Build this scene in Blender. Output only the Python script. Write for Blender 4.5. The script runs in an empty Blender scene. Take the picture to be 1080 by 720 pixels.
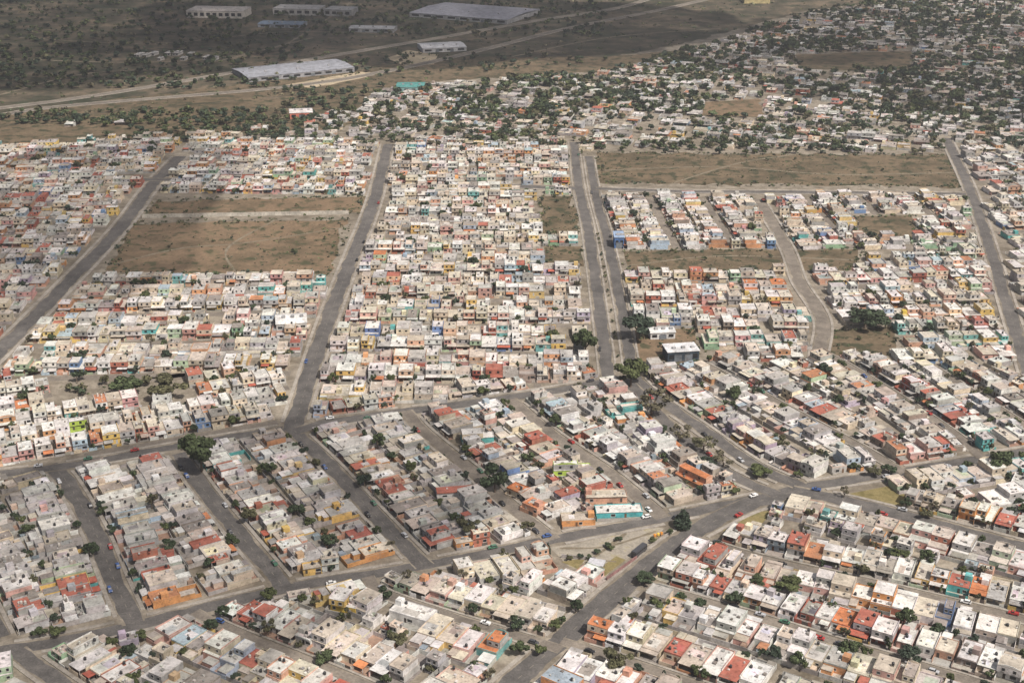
import bpy, math, random
import numpy as np
from mathutils import Vector

rng = random.Random(11)
nrng = np.random.default_rng(5)
scene = bpy.context.scene
COL = scene.collection
H = 300.0
FPX = 1400.0
PITCH = math.radians(22.5)
SP, CP = math.sin(PITCH), math.cos(PITCH)

# ------------------------------------------------------------------ survey: photo pixel -> point of the flat ground
def G(px, py):
    v = py - 360.0
    d = FPX * SP + v * CP
    return np.array([(px - 540.0) * H / d, H * (FPX * CP - v * SP) / d])

def project(x, y, z=0.0):
    a = np.asarray(x, float); b = np.asarray(y, float); c = np.asarray(z, float) - H
    zc = b * CP - c * SP
    return 540 + FPX * a / zc, 360 + FPX * (-(b * SP + c * CP)) / zc * 1.0, zc

# ------------------------------------------------------------------ materials
def new_mat(name):
    m = bpy.data.materials.new(name); m.use_nodes = True
    nt = m.node_tree; nt.nodes.clear()
    out = nt.nodes.new('ShaderNodeOutputMaterial'); b = nt.nodes.new('ShaderNodeBsdfPrincipled')
    nt.links.new(b.outputs[0], out.inputs[0])
    return m, nt, b, out

def nd(nt, t, **kw):
    n = nt.nodes.new(t)
    for k, v in kw.items():
        setattr(n, k, v)
    return n

def noise(nt, vec, scale, detail=4, rough=.6):
    n = nd(nt, 'ShaderNodeTexNoise'); n.inputs['Scale'].default_value = scale
    n.inputs['Detail'].default_value = detail; n.inputs['Roughness'].default_value = rough
    nt.links.new(vec, n.inputs['Vector']); return n.outputs['Fac']

def ramp(nt, fac, stops):
    r = nd(nt, 'ShaderNodeValToRGB'); e = r.color_ramp.elements
    while len(e) < len(stops): e.new(.5)
    for el, (p, c) in zip(e, stops):
        el.position = p; el.color = (c[0], c[1], c[2], 1) if not isinstance(c, (int, float)) else (c, c, c, 1)
    nt.links.new(fac, r.inputs[0]); return r.outputs[0]

def mix(nt, a, b, fac, mode='MIX'):
    m = nd(nt, 'ShaderNodeMix', data_type='RGBA', blend_type=mode)
    for sock, val in ((m.inputs[0], fac), (m.inputs[6], a), (m.inputs[7], b)):
        if hasattr(val, 'links'): nt.links.new(val, sock)
        elif isinstance(val, (int, float)): sock.default_value = val if sock.type == 'VALUE' else (val, val, val, 1)
        else: sock.default_value = (*val, 1)
    return m.outputs[2]

def masonry():
    m, nt, b, out = new_mat('painted_masonry')
    at = nd(nt, 'ShaderNodeAttribute', attribute_name='paint')
    pos = nd(nt, 'ShaderNodeNewGeometry').outputs['Position']
    s1 = ramp(nt, noise(nt, pos, .9, 5, .7), [(.32, .5), (.47, .92), (.75, 1.08)])
    s2 = ramp(nt, noise(nt, pos, .16, 4, .6), [(.34, .66), (.58, 1.04)])
    c = mix(nt, at.outputs['Color'], s1, 1.0, 'MULTIPLY'); c = mix(nt, c, s2, 1.0, 'MULTIPLY')
    # dust and rust stains with shapes of their own
    st = ramp(nt, noise(nt, pos, .33, 6, .75), [(.55, 0.0), (.68, .6)])
    c = mix(nt, c, (.22, .18, .14), st)
    nt.links.new(c, b.inputs['Base Color']); b.inputs['Roughness'].default_value = .9
    b.inputs['Specular IOR Level'].default_value = .2
    return m

def plain(name, col, rough=.8, spec=.3, metallic=0.0):
    m, nt, b, out = new_mat(name)
    b.inputs['Base Color'].default_value = (*col, 1); b.inputs['Roughness'].default_value = rough
    b.inputs['Specular IOR Level'].default_value = spec; b.inputs['Metallic'].default_value = metallic
    return m

def attr_mat(name, rough, spec, jitter=.25, scale=1.5):
    m, nt, b, out = new_mat(name)
    at = nd(nt, 'ShaderNodeAttribute', attribute_name='paint')
    pos = nd(nt, 'ShaderNodeNewGeometry').outputs['Position']
    s = ramp(nt, noise(nt, pos, scale), [(.3, 1 - jitter), (.7, 1 + jitter * .5)])
    nt.links.new(mix(nt, at.outputs['Color'], s, 1.0, 'MULTIPLY'), b.inputs['Base Color'])
    b.inputs['Roughness'].default_value = rough; b.inputs['Specular IOR Level'].default_value = spec
    return m

def ground_mat(name, stops, scales=(.01, .08, .6), speck=None, rough=.95):
    """layers of noise over a ramp of soil colours"""
    m, nt, b, out = new_mat(name)
    pos = nd(nt, 'ShaderNodeNewGeometry').outputs['Position']
    f1 = noise(nt, pos, scales[0], 6, .65); f2 = noise(nt, pos, scales[1], 5, .65)
    f = nd(nt, 'ShaderNodeMath', operation='ADD'); nt.links.new(f1, f.inputs[0]); nt.links.new(f2, f.inputs[1])
    h = nd(nt, 'ShaderNodeMath', operation='MULTIPLY_ADD'); nt.links.new(f.outputs[0], h.inputs[0]); h.inputs[1].default_value = 1.15; h.inputs[2].default_value = -.65
    c = ramp(nt, h.outputs[0], stops)
    d = ramp(nt, noise(nt, pos, scales[2], 4, .7), [(.3, .72), (.65, 1.1)])
    c = mix(nt, c, d, 1.0, 'MULTIPLY')
    if speck:
        s = ramp(nt, noise(nt, pos, speck[1], 3, .6), [(speck[2], 0.0), (speck[2] + .06, .85)])
        c = mix(nt, c, speck[0], s)
    nt.links.new(c, b.inputs['Base Color']); b.inputs['Roughness'].default_value = rough
    b.inputs['Specular IOR Level'].default_value = .1
    return m

M_WALL = masonry()
M_GLASS = plain('window_glass', (.02, .022, .025), .25, .5)
M_LEAF = attr_mat('foliage', .75, .15, .3, .8)
M_BARK = plain('bark', (.13, .1, .075), .9)
M_CAR = attr_mat('car_paint', .35, .5, .05)
M_RUBBER = plain('rubber', (.025, .025, .025), .8)
M_TANK = attr_mat('tank_plastic', .5, .35, .05)
M_LAMP = plain('lamp_lens', (.7, .7, .66), .2)
M_ASPHALT = ground_mat('asphalt', [(.25, (.082, .077, .072)), (.5, (.12, .112, .104)), (.75, (.165, .152, .138))], (.02, .15, 1.2))
M_DIRTROAD = ground_mat('dusty_road', [(.25, (.14, .122, .102)), (.5, (.19, .166, .138)), (.75, (.26, .226, .185))], (.02, .15, .9))
M_WALK = ground_mat('pavement_concrete', [(.2, (.2, .18, .15)), (.5, (.31, .28, .24)), (.8, (.42, .385, .33))], (.03, .2, 1.0))
M_PAINT = plain('road_paint', (.24, .215, .17), .8)
M_TRAIL = ground_mat('trodden_path', [(.2, (.15, .125, .085)), (.5, (.2, .168, .12)), (.8, (.26, .22, .165))], (.03, .2, .8))
M_GROUND = ground_mat('town_ground', [(.2, (.13, .11, .08)), (.5, (.22, .19, .148)), (.8, (.33, .29, .23))], (.015, .12, .7))
M_SCRUB = ground_mat('scrubland', [(.32, (.04, .044, .026)), (.47, (.08, .07, .048)), (.58, (.115, .095, .066)), (.72, (.18, .14, .095))],
                     (.006, .035, .2), ((.05, .058, .035), .06, .56))
M_FIELD = ground_mat('dry_field', [(.15, (.085, .07, .042)), (.4, (.145, .107, .067)), (.62, (.21, .147, .093)), (.85, (.13, .115, .066))],
                     (.012, .06, .4), ((.06, .064, .034), .1, .55))
M_FIELD2 = ground_mat('dull_field', [(.15, (.07, .06, .036)), (.4, (.115, .09, .057)), (.62, (.17, .128, .082)), (.85, (.095, .088, .05))],
                      (.012, .06, .4), ((.045, .05, .028), .09, .53))
M_SAND = ground_mat('pale_sand', [(.3, (.34, .28, .19)), (.6, (.46, .38, .26))], (.02, .1, .5))
M_PLAZA = ground_mat('plaza_ground', [(.2, (.25, .225, .18)), (.5, (.34, .305, .25)), (.8, (.31, .27, .16))], (.05, .2, .9))
M_GRASS = ground_mat('yellow_grass', [(.2, (.14, .12, .05)), (.55, (.24, .195, .09)), (.8, (.13, .125, .055))], (.06, .3, 1.0))

# ------------------------------------------------------------------ mesh builder
QF = np.array([[0, 3, 2, 1], [4, 5, 6, 7], [0, 1, 5, 4], [1, 2, 6, 5], [2, 3, 7, 6], [3, 0, 4, 7]])

class MB:
    """collects hexahedra, prisms and loose quads and links them as ONE mesh object"""
    def __init__(s): s.v = []; s.f = []; s.c = []; s.m = []; s.n = 0
    def hexa(s, pts, col, mat=0):
        s.v.append(np.asarray(pts, float)); s.f.append(QF + s.n); s.c.append(np.tile(col, (6, 1))); s.m.append(np.full(6, mat)); s.n += 8
    def box(s, x0, x1, y0, y1, z0, z1, col, mat=0, ins=0.0, insy=None):
        iy = ins if insy is None else insy
        s.hexa([(x0, y0, z0), (x1, y0, z0), (x1, y1, z0), (x0, y1, z0),
                (x0 + ins, y0 + iy, z1), (x1 - ins, y0 + iy, z1), (x1 - ins, y1 - iy, z1), (x0 + ins, y1 - iy, z1)], col, mat)
    def quads(s, pts, col, mat=0):           # pts (k,4,3)
        k = len(pts); s.v.append(np.asarray(pts, float).reshape(-1, 3)); s.f.append(np.arange(4 * k).reshape(k, 4) + s.n)
        s.c.append(np.broadcast_to(np.asarray(col, float), (k, 3)).copy()); s.m.append(np.full(k, mat)); s.n += 4 * k
    def cyl(s, x, y, z0, z1, r0, r1, col, mat=0, seg=10, axis=2):
        a = np.arange(seg) * 2 * math.pi / seg; ca, sa = np.cos(a), np.sin(a)
        def ring(r, z):
            p = np.stack([x + r * ca, y + r * sa, np.full(seg, z)], 1)
            return p
        lo, hi = ring(r0, z0), ring(r1, z1); b = np.roll(np.arange(seg), -1)
        q = np.stack([lo, lo[b], hi[b], hi], 1)
        ctr = np.array([x, y, z1])
        cap = np.stack([hi[0::2], hi[(np.arange(0, seg, 2) + 1) % seg], hi[(np.arange(0, seg, 2) + 2) % seg], np.tile(ctr, (len(hi[0::2]), 1))], 1)
        s.quads(np.concatenate([q, cap]), col, mat)
    def limb(s, p0, p1, r0, r1, col, mat=0, seg=6):
        p0 = np.asarray(p0, float); p1 = np.asarray(p1, float); d = p1 - p0; d /= np.linalg.norm(d)
        u = np.cross(d, [0.3, 1, .2]); u /= np.linalg.norm(u); w = np.cross(d, u)
        a = np.arange(seg) * 2 * math.pi / seg
        c = np.cos(a)[:, None] * u + np.sin(a)[:, None] * w
        lo, hi = p0 + r0 * c, p1 + r1 * c; b = np.roll(np.arange(seg), -1)
        s.quads(np.stack([lo, lo[b], hi[b], hi], 1), col, mat)
    def mesh(s, name, mats):
        me = bpy.data.meshes.new(name)
        v = np.concatenate(s.v).astype(np.float32); f = np.concatenate(s.f).astype(np.int32)
        me.vertices.add(len(v)); me.vertices.foreach_set('co', v.ravel())
        me.loops.add(f.size); me.loops.foreach_set('vertex_index', f.ravel())
        me.polygons.add(len(f)); me.polygons.foreach_set('loop_start', np.arange(len(f), dtype=np.int32) * 4)
        me.polygons.foreach_set('material_index', np.concatenate(s.m).astype(np.int32))
        ca = me.attributes.new('paint', 'FLOAT_COLOR', 'CORNER')
        c = np.concatenate(s.c); c4 = np.concatenate([c, np.ones((len(c), 1))], 1)
        ca.data.foreach_set('color', np.repeat(c4, 4, 0).astype(np.float32).ravel())
        for m in mats: me.materials.append(m)
        me.polygons.foreach_set('use_smooth', np.zeros(len(f), bool))
        me.update(calc_edges=True)
        return me
    def build(s, name, mats, parent=None):
        o = bpy.data.objects.new(name, s.mesh(name, mats)); COL.objects.link(o)
        if parent: o.parent = parent
        return o

def thing(name, label, cat, loc=(0, 0, 0), rz=0, group=None):
    o = bpy.data.objects.new(name, None); COL.objects.link(o)
    o.location = loc; o.rotation_euler = (0, 0, rz); o.empty_display_size = .5
    o['label'] = label; o['category'] = cat
    if group: o['group'] = group
    return o

def structure(o, label=None, kind='structure'):
    o['kind'] = kind
    if label: o['label'] = label
    return o

ORD = 'zeroth first second third fourth fifth sixth seventh eighth ninth tenth 11th 12th'.split()
def ordinal(n):
    if n < len(ORD): return ORD[n]
    suf = 'th' if 10 <= n % 100 <= 20 else {1: 'st', 2: 'nd', 3: 'rd'}.get(n % 10, 'th')
    return f'{n}{suf}'

# ------------------------------------------------------------------ occupancy map of the ground, one metre cells
OX, OY, ON, OM = -1150, 330, 2300, 2100
OCC = np.zeros((ON, OM), bool)        # lots, fields, plazas
ROADM = np.zeros((ON, OM), bool)      # carriageways and their pavements
def cells(x, y):
    return np.clip((np.asarray(x) - OX).astype(int), 0, ON - 1), np.clip((np.asarray(y) - OY).astype(int), 0, OM - 1)

def inside(poly, x, y):
    x = np.asarray(x, float); y = np.asarray(y, float); r = np.zeros(x.shape, bool); n = len(poly)
    for i in range(n):
        x0, y0 = poly[i]; x1, y1 = poly[(i + 1) % n]
        if y0 == y1: continue
        c = ((y0 > y) != (y1 > y)) & (x < (x1 - x0) * (y - y0) / (y1 - y0) + x0)
        r ^= c
    return r

GXX, GYY = np.meshgrid(np.arange(ON) + OX + .5, np.arange(OM) + OY + .5, indexing='ij')
def mark_poly(poly, arr):
    p = np.array(poly); x0, y0 = np.floor(p.min(0)).astype(int); x1, y1 = np.ceil(p.max(0)).astype(int)
    i0, i1 = max(0, x0 - OX), min(ON, x1 - OX + 1); j0, j1 = max(0, y0 - OY), min(OM, y1 - OY + 1)
    if i0 >= i1 or j0 >= j1: return
    arr[i0:i1, j0:j1] |= inside(poly, GXX[i0:i1, j0:j1], GYY[i0:i1, j0:j1])

# ------------------------------------------------------------------ streets
def resample(pts, step=2.5, smooth=True):
    p = np.array([G(*q) for q in pts])
    if smooth and len(p) > 2:
        e = np.concatenate([[2 * p[0] - p[1]], p, [2 * p[-1] - p[-2]]]); out = []
        for i in range(1, len(e) - 2):
            n = max(2, int(np.linalg.norm(e[i + 1] - e[i]) / step))
            t = (np.arange(n) / n)[:, None]; a, b, c, d = e[i - 1], e[i], e[i + 1], e[i + 2]
            out.append(.5 * (2 * b + (c - a) * t + (2 * a - 5 * b + 4 * c - d) * t ** 2 + (3 * b - a - 3 * c + d) * t ** 3))
        out.append(p[-1:]); p = np.concatenate(out)
    seg = np.linalg.norm(np.diff(p, axis=0), axis=1); s = np.concatenate([[0], np.cumsum(seg)])
    n = max(2, int(s[-1] / step)); q = np.linspace(0, s[-1], n + 1)
    return np.stack([np.interp(q, s, p[:, 0]), np.interp(q, s, p[:, 1])], 1), q

class Street: pass
STREETS = {}
def street(key, pts, w, label, mat=None, walk=1.8, marks=False, curb=True):
    s = Street(); s.key = key; s.p, s.s = resample(pts); s.w = w; s.label = label; s.mat = mat or M_ASPHALT; s.walk = walk; s.marks = marks
    t = np.gradient(s.p, axis=0); t /= np.linalg.norm(t, axis=1)[:, None]; s.t = t; s.n = np.stack([-t[:, 1], t[:, 0]], 1)
    s.len = s.s[-1]; STREETS[key] = s
    for k in np.arange(-w / 2 - walk, w / 2 + walk + .1, .6):
        for e in (0, .85, 1.7): i, j = cells(*(s.p + s.n * k + s.t * e).T); ROADM[i, j] = True
    return s
def at(s, d):
    x = np.interp(d, s.s, s.p[:, 0]); y = np.interp(d, s.s, s.p[:, 1]); k = min(len(s.t) - 1, int(np.searchsorted(s.s, d)))
    return np.array([x, y]), s.t[k], s.n[k]

street('curve', [(-60, 702), (0, 687), (67, 675), (133, 661), (220, 640), (303, 620), (370, 609), (440, 597), (520, 582), (587, 568), (680, 550), (723, 541), (800, 525), (840, 515), (923, 502), (1040, 483), (1130, 468)], 8, 'curved road', walk=2)
street('diag', [(838, 518), (790, 532), (750, 551), (707, 577), (640, 633), (550, 712), (490, 765)], 11.5, 'diagonal avenue', walk=2)
street('one', [(52, 490), (70, 507), (100, 560), (120, 610), (141, 657)], 9, 'far-left street')
street('zero', [(-95, 510), (-60, 560), (-28, 615), (0, 672)], 8, 'street left of frame')
street('top', [(-60, 505), (40, 495), (95, 487), (200, 468), (305, 451)], 8, 'street over the lower blocks')
street('two', [(188, 478), (220, 523), (257, 568), (299, 618)], 9, 'second side street')
street('avenue_a', [(409, 152), (395, 210), (372, 270), (345, 340), (319, 420), (309, 452)], 11, 'broad left avenue', walk=2)
street('three', [(309, 452), (320, 464), (350, 493), (395, 542), (448, 597)], 9, 'third side street')
street('mid', [(314, 454), (360, 443), (520, 422), (613, 407), (658, 399)], 9, 'cross road', walk=2.2)
street('four', [(428, 433), (447, 455), (502, 500), (537, 532), (583, 569)], 8, 'fourth side street', M_DIRTROAD)
street('five', [(538, 421), (580, 456), (620, 483), (650, 504), (700, 546)], 8, 'fifth side street', M_DIRTROAD)
street('dual_l', [(605, 150), (611, 200), (620, 240), (634, 340), (642, 402)], 8.5, 'dual road', walk=1.4)
street('dual_r', [(621, 165), (628, 205), (640, 250), (655, 320), (664, 375), (668, 398)], 8, 'dual road', walk=1.4)
street('av_up', [(664, 390), (683, 412), (740, 452), (795, 490), (845, 513)], 9, 'planted avenue', walk=2)
street('av_lo', [(655, 399), (672, 412), (715, 458), (765, 497), (818, 521)], 8, 'planted avenue', walk=2)
street('east', [(835, 517), (884, 527), (950, 543), (1064, 573), (1130, 591)], 11, 'right avenue', walk=2)
street('lane1', [(733, 568), (800, 588), (880, 606), (950, 622), (1080, 653), (1140, 668)], 5.6, 'upper lane', M_DIRTROAD, walk=1.2)
street('lane2', [(668, 612), (707, 624), (783, 646), (880, 676), (927, 690), (1010, 714), (1100, 742)], 5.6, 'middle lane', M_DIRTROAD, walk=1.2)
street('lane3', [(592, 676), (660, 697), (723, 718), (800, 745)], 5.6, 'lowest lane', M_DIRTROAD, walk=1.2)
street('dirt_a', [(205, 645), (240, 663), (347, 706), (420, 737)], 5.6, 'lower dirt street', M_DIRTROAD, walk=1.2)
street('dirt_b', [(388, 608), (402, 624), (460, 645), (567, 677), (592, 685)], 5.6, 'upper dirt street', M_DIRTROAD, walk=1.2)
street('stub', [(18, 686), (45, 707), (90, 738)], 8, 'bottom-left street')
street('pitch1', [(740, 383), (800, 414), (850, 441), (905, 470), (955, 499)], 5.6, 'first slanting street', M_DIRTROAD, walk=1.2)
street('pitch2', [(872, 374), (905, 392), (958, 425), (1010, 460), (1036, 483)], 5.6, 'second slanting street', M_DIRTROAD, walk=1.2)
street('pitch3', [(985, 388), (1080, 448), (1120, 470)], 5.6, 'third slanting street', M_DIRTROAD, walk=1.2)
street('left', [(190, 165), (160, 196), (127, 240), (65, 305), (0, 370), (-60, 425)], 12, 'left avenue', walk=2.6)
street('left_x', [(120, 189), (185, 190)], 9, 'left crossing')
street('cross_l', [(528, 196), (606, 199)], 10, 'stub road')
street('cross_r', [(628, 199), (720, 202), (870, 203), (1020, 205)], 8, 'upper cross road')
street('right', [(998, 146), (1020, 193), (1037, 240), (1062, 320), (1085, 395)], 9, 'far right road', walk=2)
street('midr', [(802, 214), (830, 262), (843, 297), (867, 337), (863, 378)], 9, 'crooked street', M_DIRTROAD)
street('highway_a', [(-30, 118), (100, 101), (250, 76), (380, 54), (470, 39), (560, 23), (650, 9), (700, -6)], 11, 'highway', M_DIRTROAD, walk=1)
street('highway_b', [(-30, 128), (60, 113), (300, 92), (420, 73), (520, 50), (600, 30), (700, 10), (760, -4)], 11, 'highway', M_DIRTROAD, walk=1)

def ribbon(o_name, p, n, a, b, z, mat, closed=False):
    """a flat sheet between the offsets a and b of a line"""
    L = np.concatenate([p + n * a, np.full((len(p), 1), z)], 1); R = np.concatenate([p + n * b, np.full((len(p), 1), z)], 1)
    mb = MB(); mb.quads(np.stack([R[:-1], R[1:], L[1:], L[:-1]], 1), (.5, .5, .5)); return mb

def build_streets():
    for q, s in enumerate(STREETS.values()):
        z = .03 + .006 * q
        structure(ribbon('road', s.p, s.n, s.w / 2, -s.w / 2, z, s.mat).build('road', [s.mat]), s.label)
        mb = MB()
        for side in (1, -1):
            e0, e1 = s.w / 2 + .15, s.w / 2 + s.walk
            a, b = s.p + s.n * side * e0, s.p + s.n * side * e1
            mid = (a + b) / 2; free = np.ones(len(mid), bool)
            for q2, o in enumerate(STREETS.values()):
                if o is s: continue
                lim = o.w / 2 + (o.walk if q2 < q else 0) + s.walk / 2 + .2
                dd = np.hypot(mid[:, None, 0] - o.p[None, :, 0], mid[:, None, 1] - o.p[None, :, 1]).min(1); free &= dd > lim
            for k in range(len(a) - 1):
                if free[k] and free[k + 1]:
                    w4 = [a[k], a[k + 1], b[k + 1], b[k]]
                    if side > 0: w4 = w4[::-1]
                    w4 = w4[::-1]
                    mb.hexa([(*c, -.1) for c in w4] + [(*c, .27 + .003 * q) for c in w4], (.5, .5, .5))
        if mb.n: structure(mb.build('pavement', [M_WALK]))
        dm = MB(); rr = np.random.default_rng(q)
        for side in (1, -1):
            nz = np.interp(np.arange(len(s.p)), np.arange(0, len(s.p) + 3, 3), rr.uniform(.1, s.w * .16, len(np.arange(0, len(s.p) + 3, 3)))) * rr.uniform(.7, 1.3, len(s.p))
            a, b = s.p + s.n * side * (s.w / 2 - .02), s.p + s.n * side * (s.w / 2 - nz)[:, None]
            A4, B4 = np.c_[a, np.full(len(a), z + .003)], np.c_[b, np.full(len(b), z + .003)]
            dm.quads(np.stack([A4[:-1], A4[1:], B4[1:], B4[:-1]], 1) if side < 0 else np.stack([B4[:-1], B4[1:], A4[1:], A4[:-1]], 1), (.5, .5, .5))
        structure(dm.build('road_dust', [M_GROUND]))
        if s.mat is M_ASPHALT and s.w > 8.2 and 'dual' not in s.key:
            dm = MB()
            for k in range(1, len(s.p) - 2, 3):
                c0, c1, nn = s.p[k], s.p[k + 1], s.n[k] * .09; dm.quads([[(*(c0 - nn), z + .004), (*(c1 - nn), z + .004), (*(c1 + nn), z + .004), (*(c0 + nn), z + .004)]], (.5, .5, .5))
            structure(dm.build('road_marking', [M_PAINT]))

# ------------------------------------------------------------------ open ground: fields, verges, plaza
def sheet(name, px, mat, z, mark=True, label=None):
    poly = [tuple(G(*p)) for p in px]
    import bmesh
    bm = bmesh.new(); vs = []
    n = len(poly)
    for i in range(n):                       # uneven edges
        a, b = np.array(poly[i]), np.array(poly[(i + 1) % n]); d = np.linalg.norm(b - a); k = max(1, int(d / 12))
        for j in range(k):
            q = a + (b - a) * j / k
            if 0 < j: q = q + nrng.normal(0, min(3.5, d * .016), 2)
            vs.append(bm.verts.new((q[0], q[1], z)))
    f = bm.faces.new(vs); f.normal_update()
    if f.normal.z < 0: f.normal_flip()
    bmesh.ops.triangulate(bm, faces=[f])
    me = bpy.data.meshes.new(name); bm.to_mesh(me); bm.free(); me.materials.append(mat)
    o = bpy.data.objects.new(name, me); COL.objects.link(o); structure(o, label)
    if mark: mark_poly(poly, OCC)
    return poly

FIELDS = {}
FIELDS['f1'] = sheet('dry_field', [(112, 287), (140, 236), (366, 231), (346, 290)], M_FIELD, .012, label='orange dry field between the two left avenues')
FIELDS['f1b'] = sheet('dry_field', [(165, 212), (386, 207), (381, 224), (150, 228)], M_FIELD, .012)
FIELDS['f2'] = sheet('dry_field', [(628, 161), (1000, 164), (1016, 197), (632, 193)], M_FIELD2, .012)
FIELDS['f3'] = sheet('dry_field', [(658, 265), (905, 263), (902, 285), (664, 287)], M_FIELD2, .012)
FIELDS['f4'] = sheet('dry_field', [(570, 207), (604, 207), (610, 246), (572, 246)], M_FIELD2, .012)
FIELDS['f5'] = sheet('dry_field', [(574, 260), (613, 260), (616, 281), (576, 281)], M_FIELD2, .012)
FIELDS['f6'] = sheet('dry_field', [(876, 348), (944, 345), (945, 374), (872, 375)], M_FIELD2, .012)
FIELDS['f7'] = sheet('dry_field', [(668, 348), (732, 346), (736, 384), (672, 388)], M_FIELD, .012)
FIELDS['f8'] = sheet('dry_field', [(742, 108), (800, 104), (806, 124), (740, 122)], M_FIELD, .012)
FIELDS['f9'] = sheet('dry_field', [(838, 58), (960, 54), (962, 76), (846, 73)], M_FIELD2, .012)
FIELDS['f10'] = sheet('dry_field', [(62, 404), (200, 399), (203, 417), (58, 424)], M_GROUND, .012)
FIELDS['f11'] = sheet('dry_field', [(900, 228), (962, 227), (968, 250), (905, 250)], M_FIELD2, .012)
FIELDS['scrub'] = sheet('scrubland', [(-420, 40), (-400, -60), (1500, -70), (1500, -12), (1000, -8), (850, 12), (730, 44), (640, 62), (420, 88), (300, 102), (120, 118), (-60, 140), (-300, 150)], M_SCRUB, .008)
FIELDS['strip'] = sheet('dry_field', [(-60, 140), (120, 117), (300, 101), (420, 88), (640, 76), (730, 52), (640, 60), (470, 60), (300, 84), (110, 106), (-60, 128)], M_FIELD2, .014)
FIELDS['strip2'] = sheet('dry_field', [(-40, 152), (0, 138), (140, 132), (330, 122), (336, 128), (180, 143), (60, 150)], M_FIELD2, .014)
sheet('dry_field', [(-70, 152), (-60, 124), (120, 110), (300, 98), (420, 88), (410, 120), (340, 140), (200, 144), (0, 153)], M_FIELD2, .006, False)
FIELDS['sand1'] = sheet('sand_patch', [(408, 62), (430, 53), (462, 58), (458, 68), (430, 70)], M_SAND, .018)
FIELDS['sand2'] = sheet('sand_patch', [(300, 90), (380, 76), (404, 78), (330, 93)], M_SAND, .018)
PLAZA = sheet('plaza', [(580, 577), (688, 555), (700, 557), (694, 566), (638, 608), (600, 597)], M_PLAZA, .02)
sheet('yellow_verge', [(622, 606), (650, 586), (660, 590), (634, 610)], M_GRASS, .026, False)
sheet('yellow_verge', [(592, 592), (618, 588), (610, 600)], M_GRASS, .026, False)
sheet('yellow_verge', [(892, 521), (938, 512), (962, 526), (952, 540), (905, 527)], M_GRASS, .02)
sheet('verge', [(700, 424), (735, 458), (790, 496), (800, 498), (745, 462), (708, 424)], M_GRASS, .02, False)
VERGE = sheet('yellow_verge', [(752, 556), (792, 540), (816, 538), (800, 556), (770, 562)], M_GRASS, .02)

def trail(pts, w, z=.034):
    p, _ = resample(pts, 4); t = np.gradient(p, axis=0); t /= np.linalg.norm(t, axis=1)[:, None]; n = np.stack([-t[:, 1], t[:, 0]], 1); k = nrng.uniform(.6, 1.4, len(p))[:, None] * w / 2
    L, R = np.c_[p + n * k, np.full(len(p), z)], np.c_[p - n * k, np.full(len(p), z)]
    m = MB(); m.quads(np.stack([R[:-1], R[1:], L[1:], L[:-1]], 1), (.5, .5, .5)); structure(m.build('path', [M_TRAIL]))
trail([(114, 280), (190, 262), (260, 256), (362, 240)], 1.8); trail([(250, 290), (240, 262), (290, 232)], 1.6); trail([(630, 180), (760, 176), (880, 184), (1010, 182)], 2.6, .036); trail([(700, 196), (780, 172), (840, 163)], 2.2)
trail([(662, 280), (760, 270), (900, 274)], 1.8); trail([(590, 578), (640, 576), (692, 560)], 1.4); trail([(612, 597), (634, 582), (660, 562)], 1.4, .038); trail([(604, 588), (650, 592)], 1.4, .042)
trail([(0, 100), (90, 78), (200, 70), (300, 48)], 4); trail([(0, 62), (140, 66), (240, 60), (330, 40)], 4, .045); trail([(300, 48), (330, 30), (360, 10), (380, -5)], 4, .05); trail([(540, 60), (640, 40), (760, 30)], 4, .055)
trail([(20, 40), (160, 46), (300, 34), (420, 36)], 4, .04)
# ------------------------------------------------------------------ lots
WALLS = [((.74, .72, .68), 20, 'white'), ((.7, .6, .44), 14, 'cream'), ((.56, .48, .38), 10, 'beige'), ((.44, .43, .41), 12, 'grey'), ((.62, .38, .32), 8, 'pink'),
         ((.62, .36, .25), 6, 'salmon'), ((.42, .16, .11), 3, 'brick-red'), ((.4, .48, .56), 4, 'pale blue'), ((.13, .42, .4), 1.2, 'teal'), ((.4, .5, .34), 3, 'pale green'),
         ((.7, .48, .16), 4, 'yellow'), ((.44, .38, .46), 3, 'lilac'), ((.66, .32, .13), 2, 'orange'), ((.33, .27, .22), 4, 'brown')]
ROOFS = [((.66, .64, .6), 24, 'white-roofed'), ((.45, .43, .4), 24, 'grey-roofed'), ((.46, .4, .33), 22, 'sandy-roofed'), ((.3, .27, .24), 10, 'dark-roofed'), ((.4, .14, .1), 3.6, 'red-roofed'),
         ((.48, .22, .12), 1.4, 'orange-roofed'), ((.56, .5, .41), 14, 'cream-roofed'), ((.38, .46, .5), 1.5, 'bluish-roofed')]
PALE = [(c, p * {'white': 1.3, 'cream': 1.8, 'beige': 1.2, 'grey': .5, 'pink': 1.1, 'salmon': 1.2, 'brick-red': .5, 'brown': .3}.get(n, .8), n) for c, p, n in WALLS]
VIVID = [((.6, .31, .16), 5, 'orange'), ((.64, .47, .2), 3.5, 'yellow'), ((.19, .42, .4), 3, 'turquoise'), ((.17, .26, .44), 2.5, 'blue'), ((.42, .14, .1), 4, 'red'), ((.6, .33, .3), 5, 'rose'), ((.3, .45, .29), 2, 'green'), ((.62, .42, .28), 4, 'peach')]
CANOPY = [((.66, .65, .62), 12, 'white'), ((.45, .43, .4), 10, 'grey'), ((.42, .12, .08), 5, 'red'), ((.56, .22, .1), 3, 'orange'), ((.42, .36, .3), 8, 'brown'), ((.3, .28, .26), 6, 'dark')]
def pick(tab, r): 
    t = sum(x[1] for x in tab); u = r.random() * t
    for x in tab:
        u -= x[1]
        if u <= 0: return x
    return tab[0]

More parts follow.
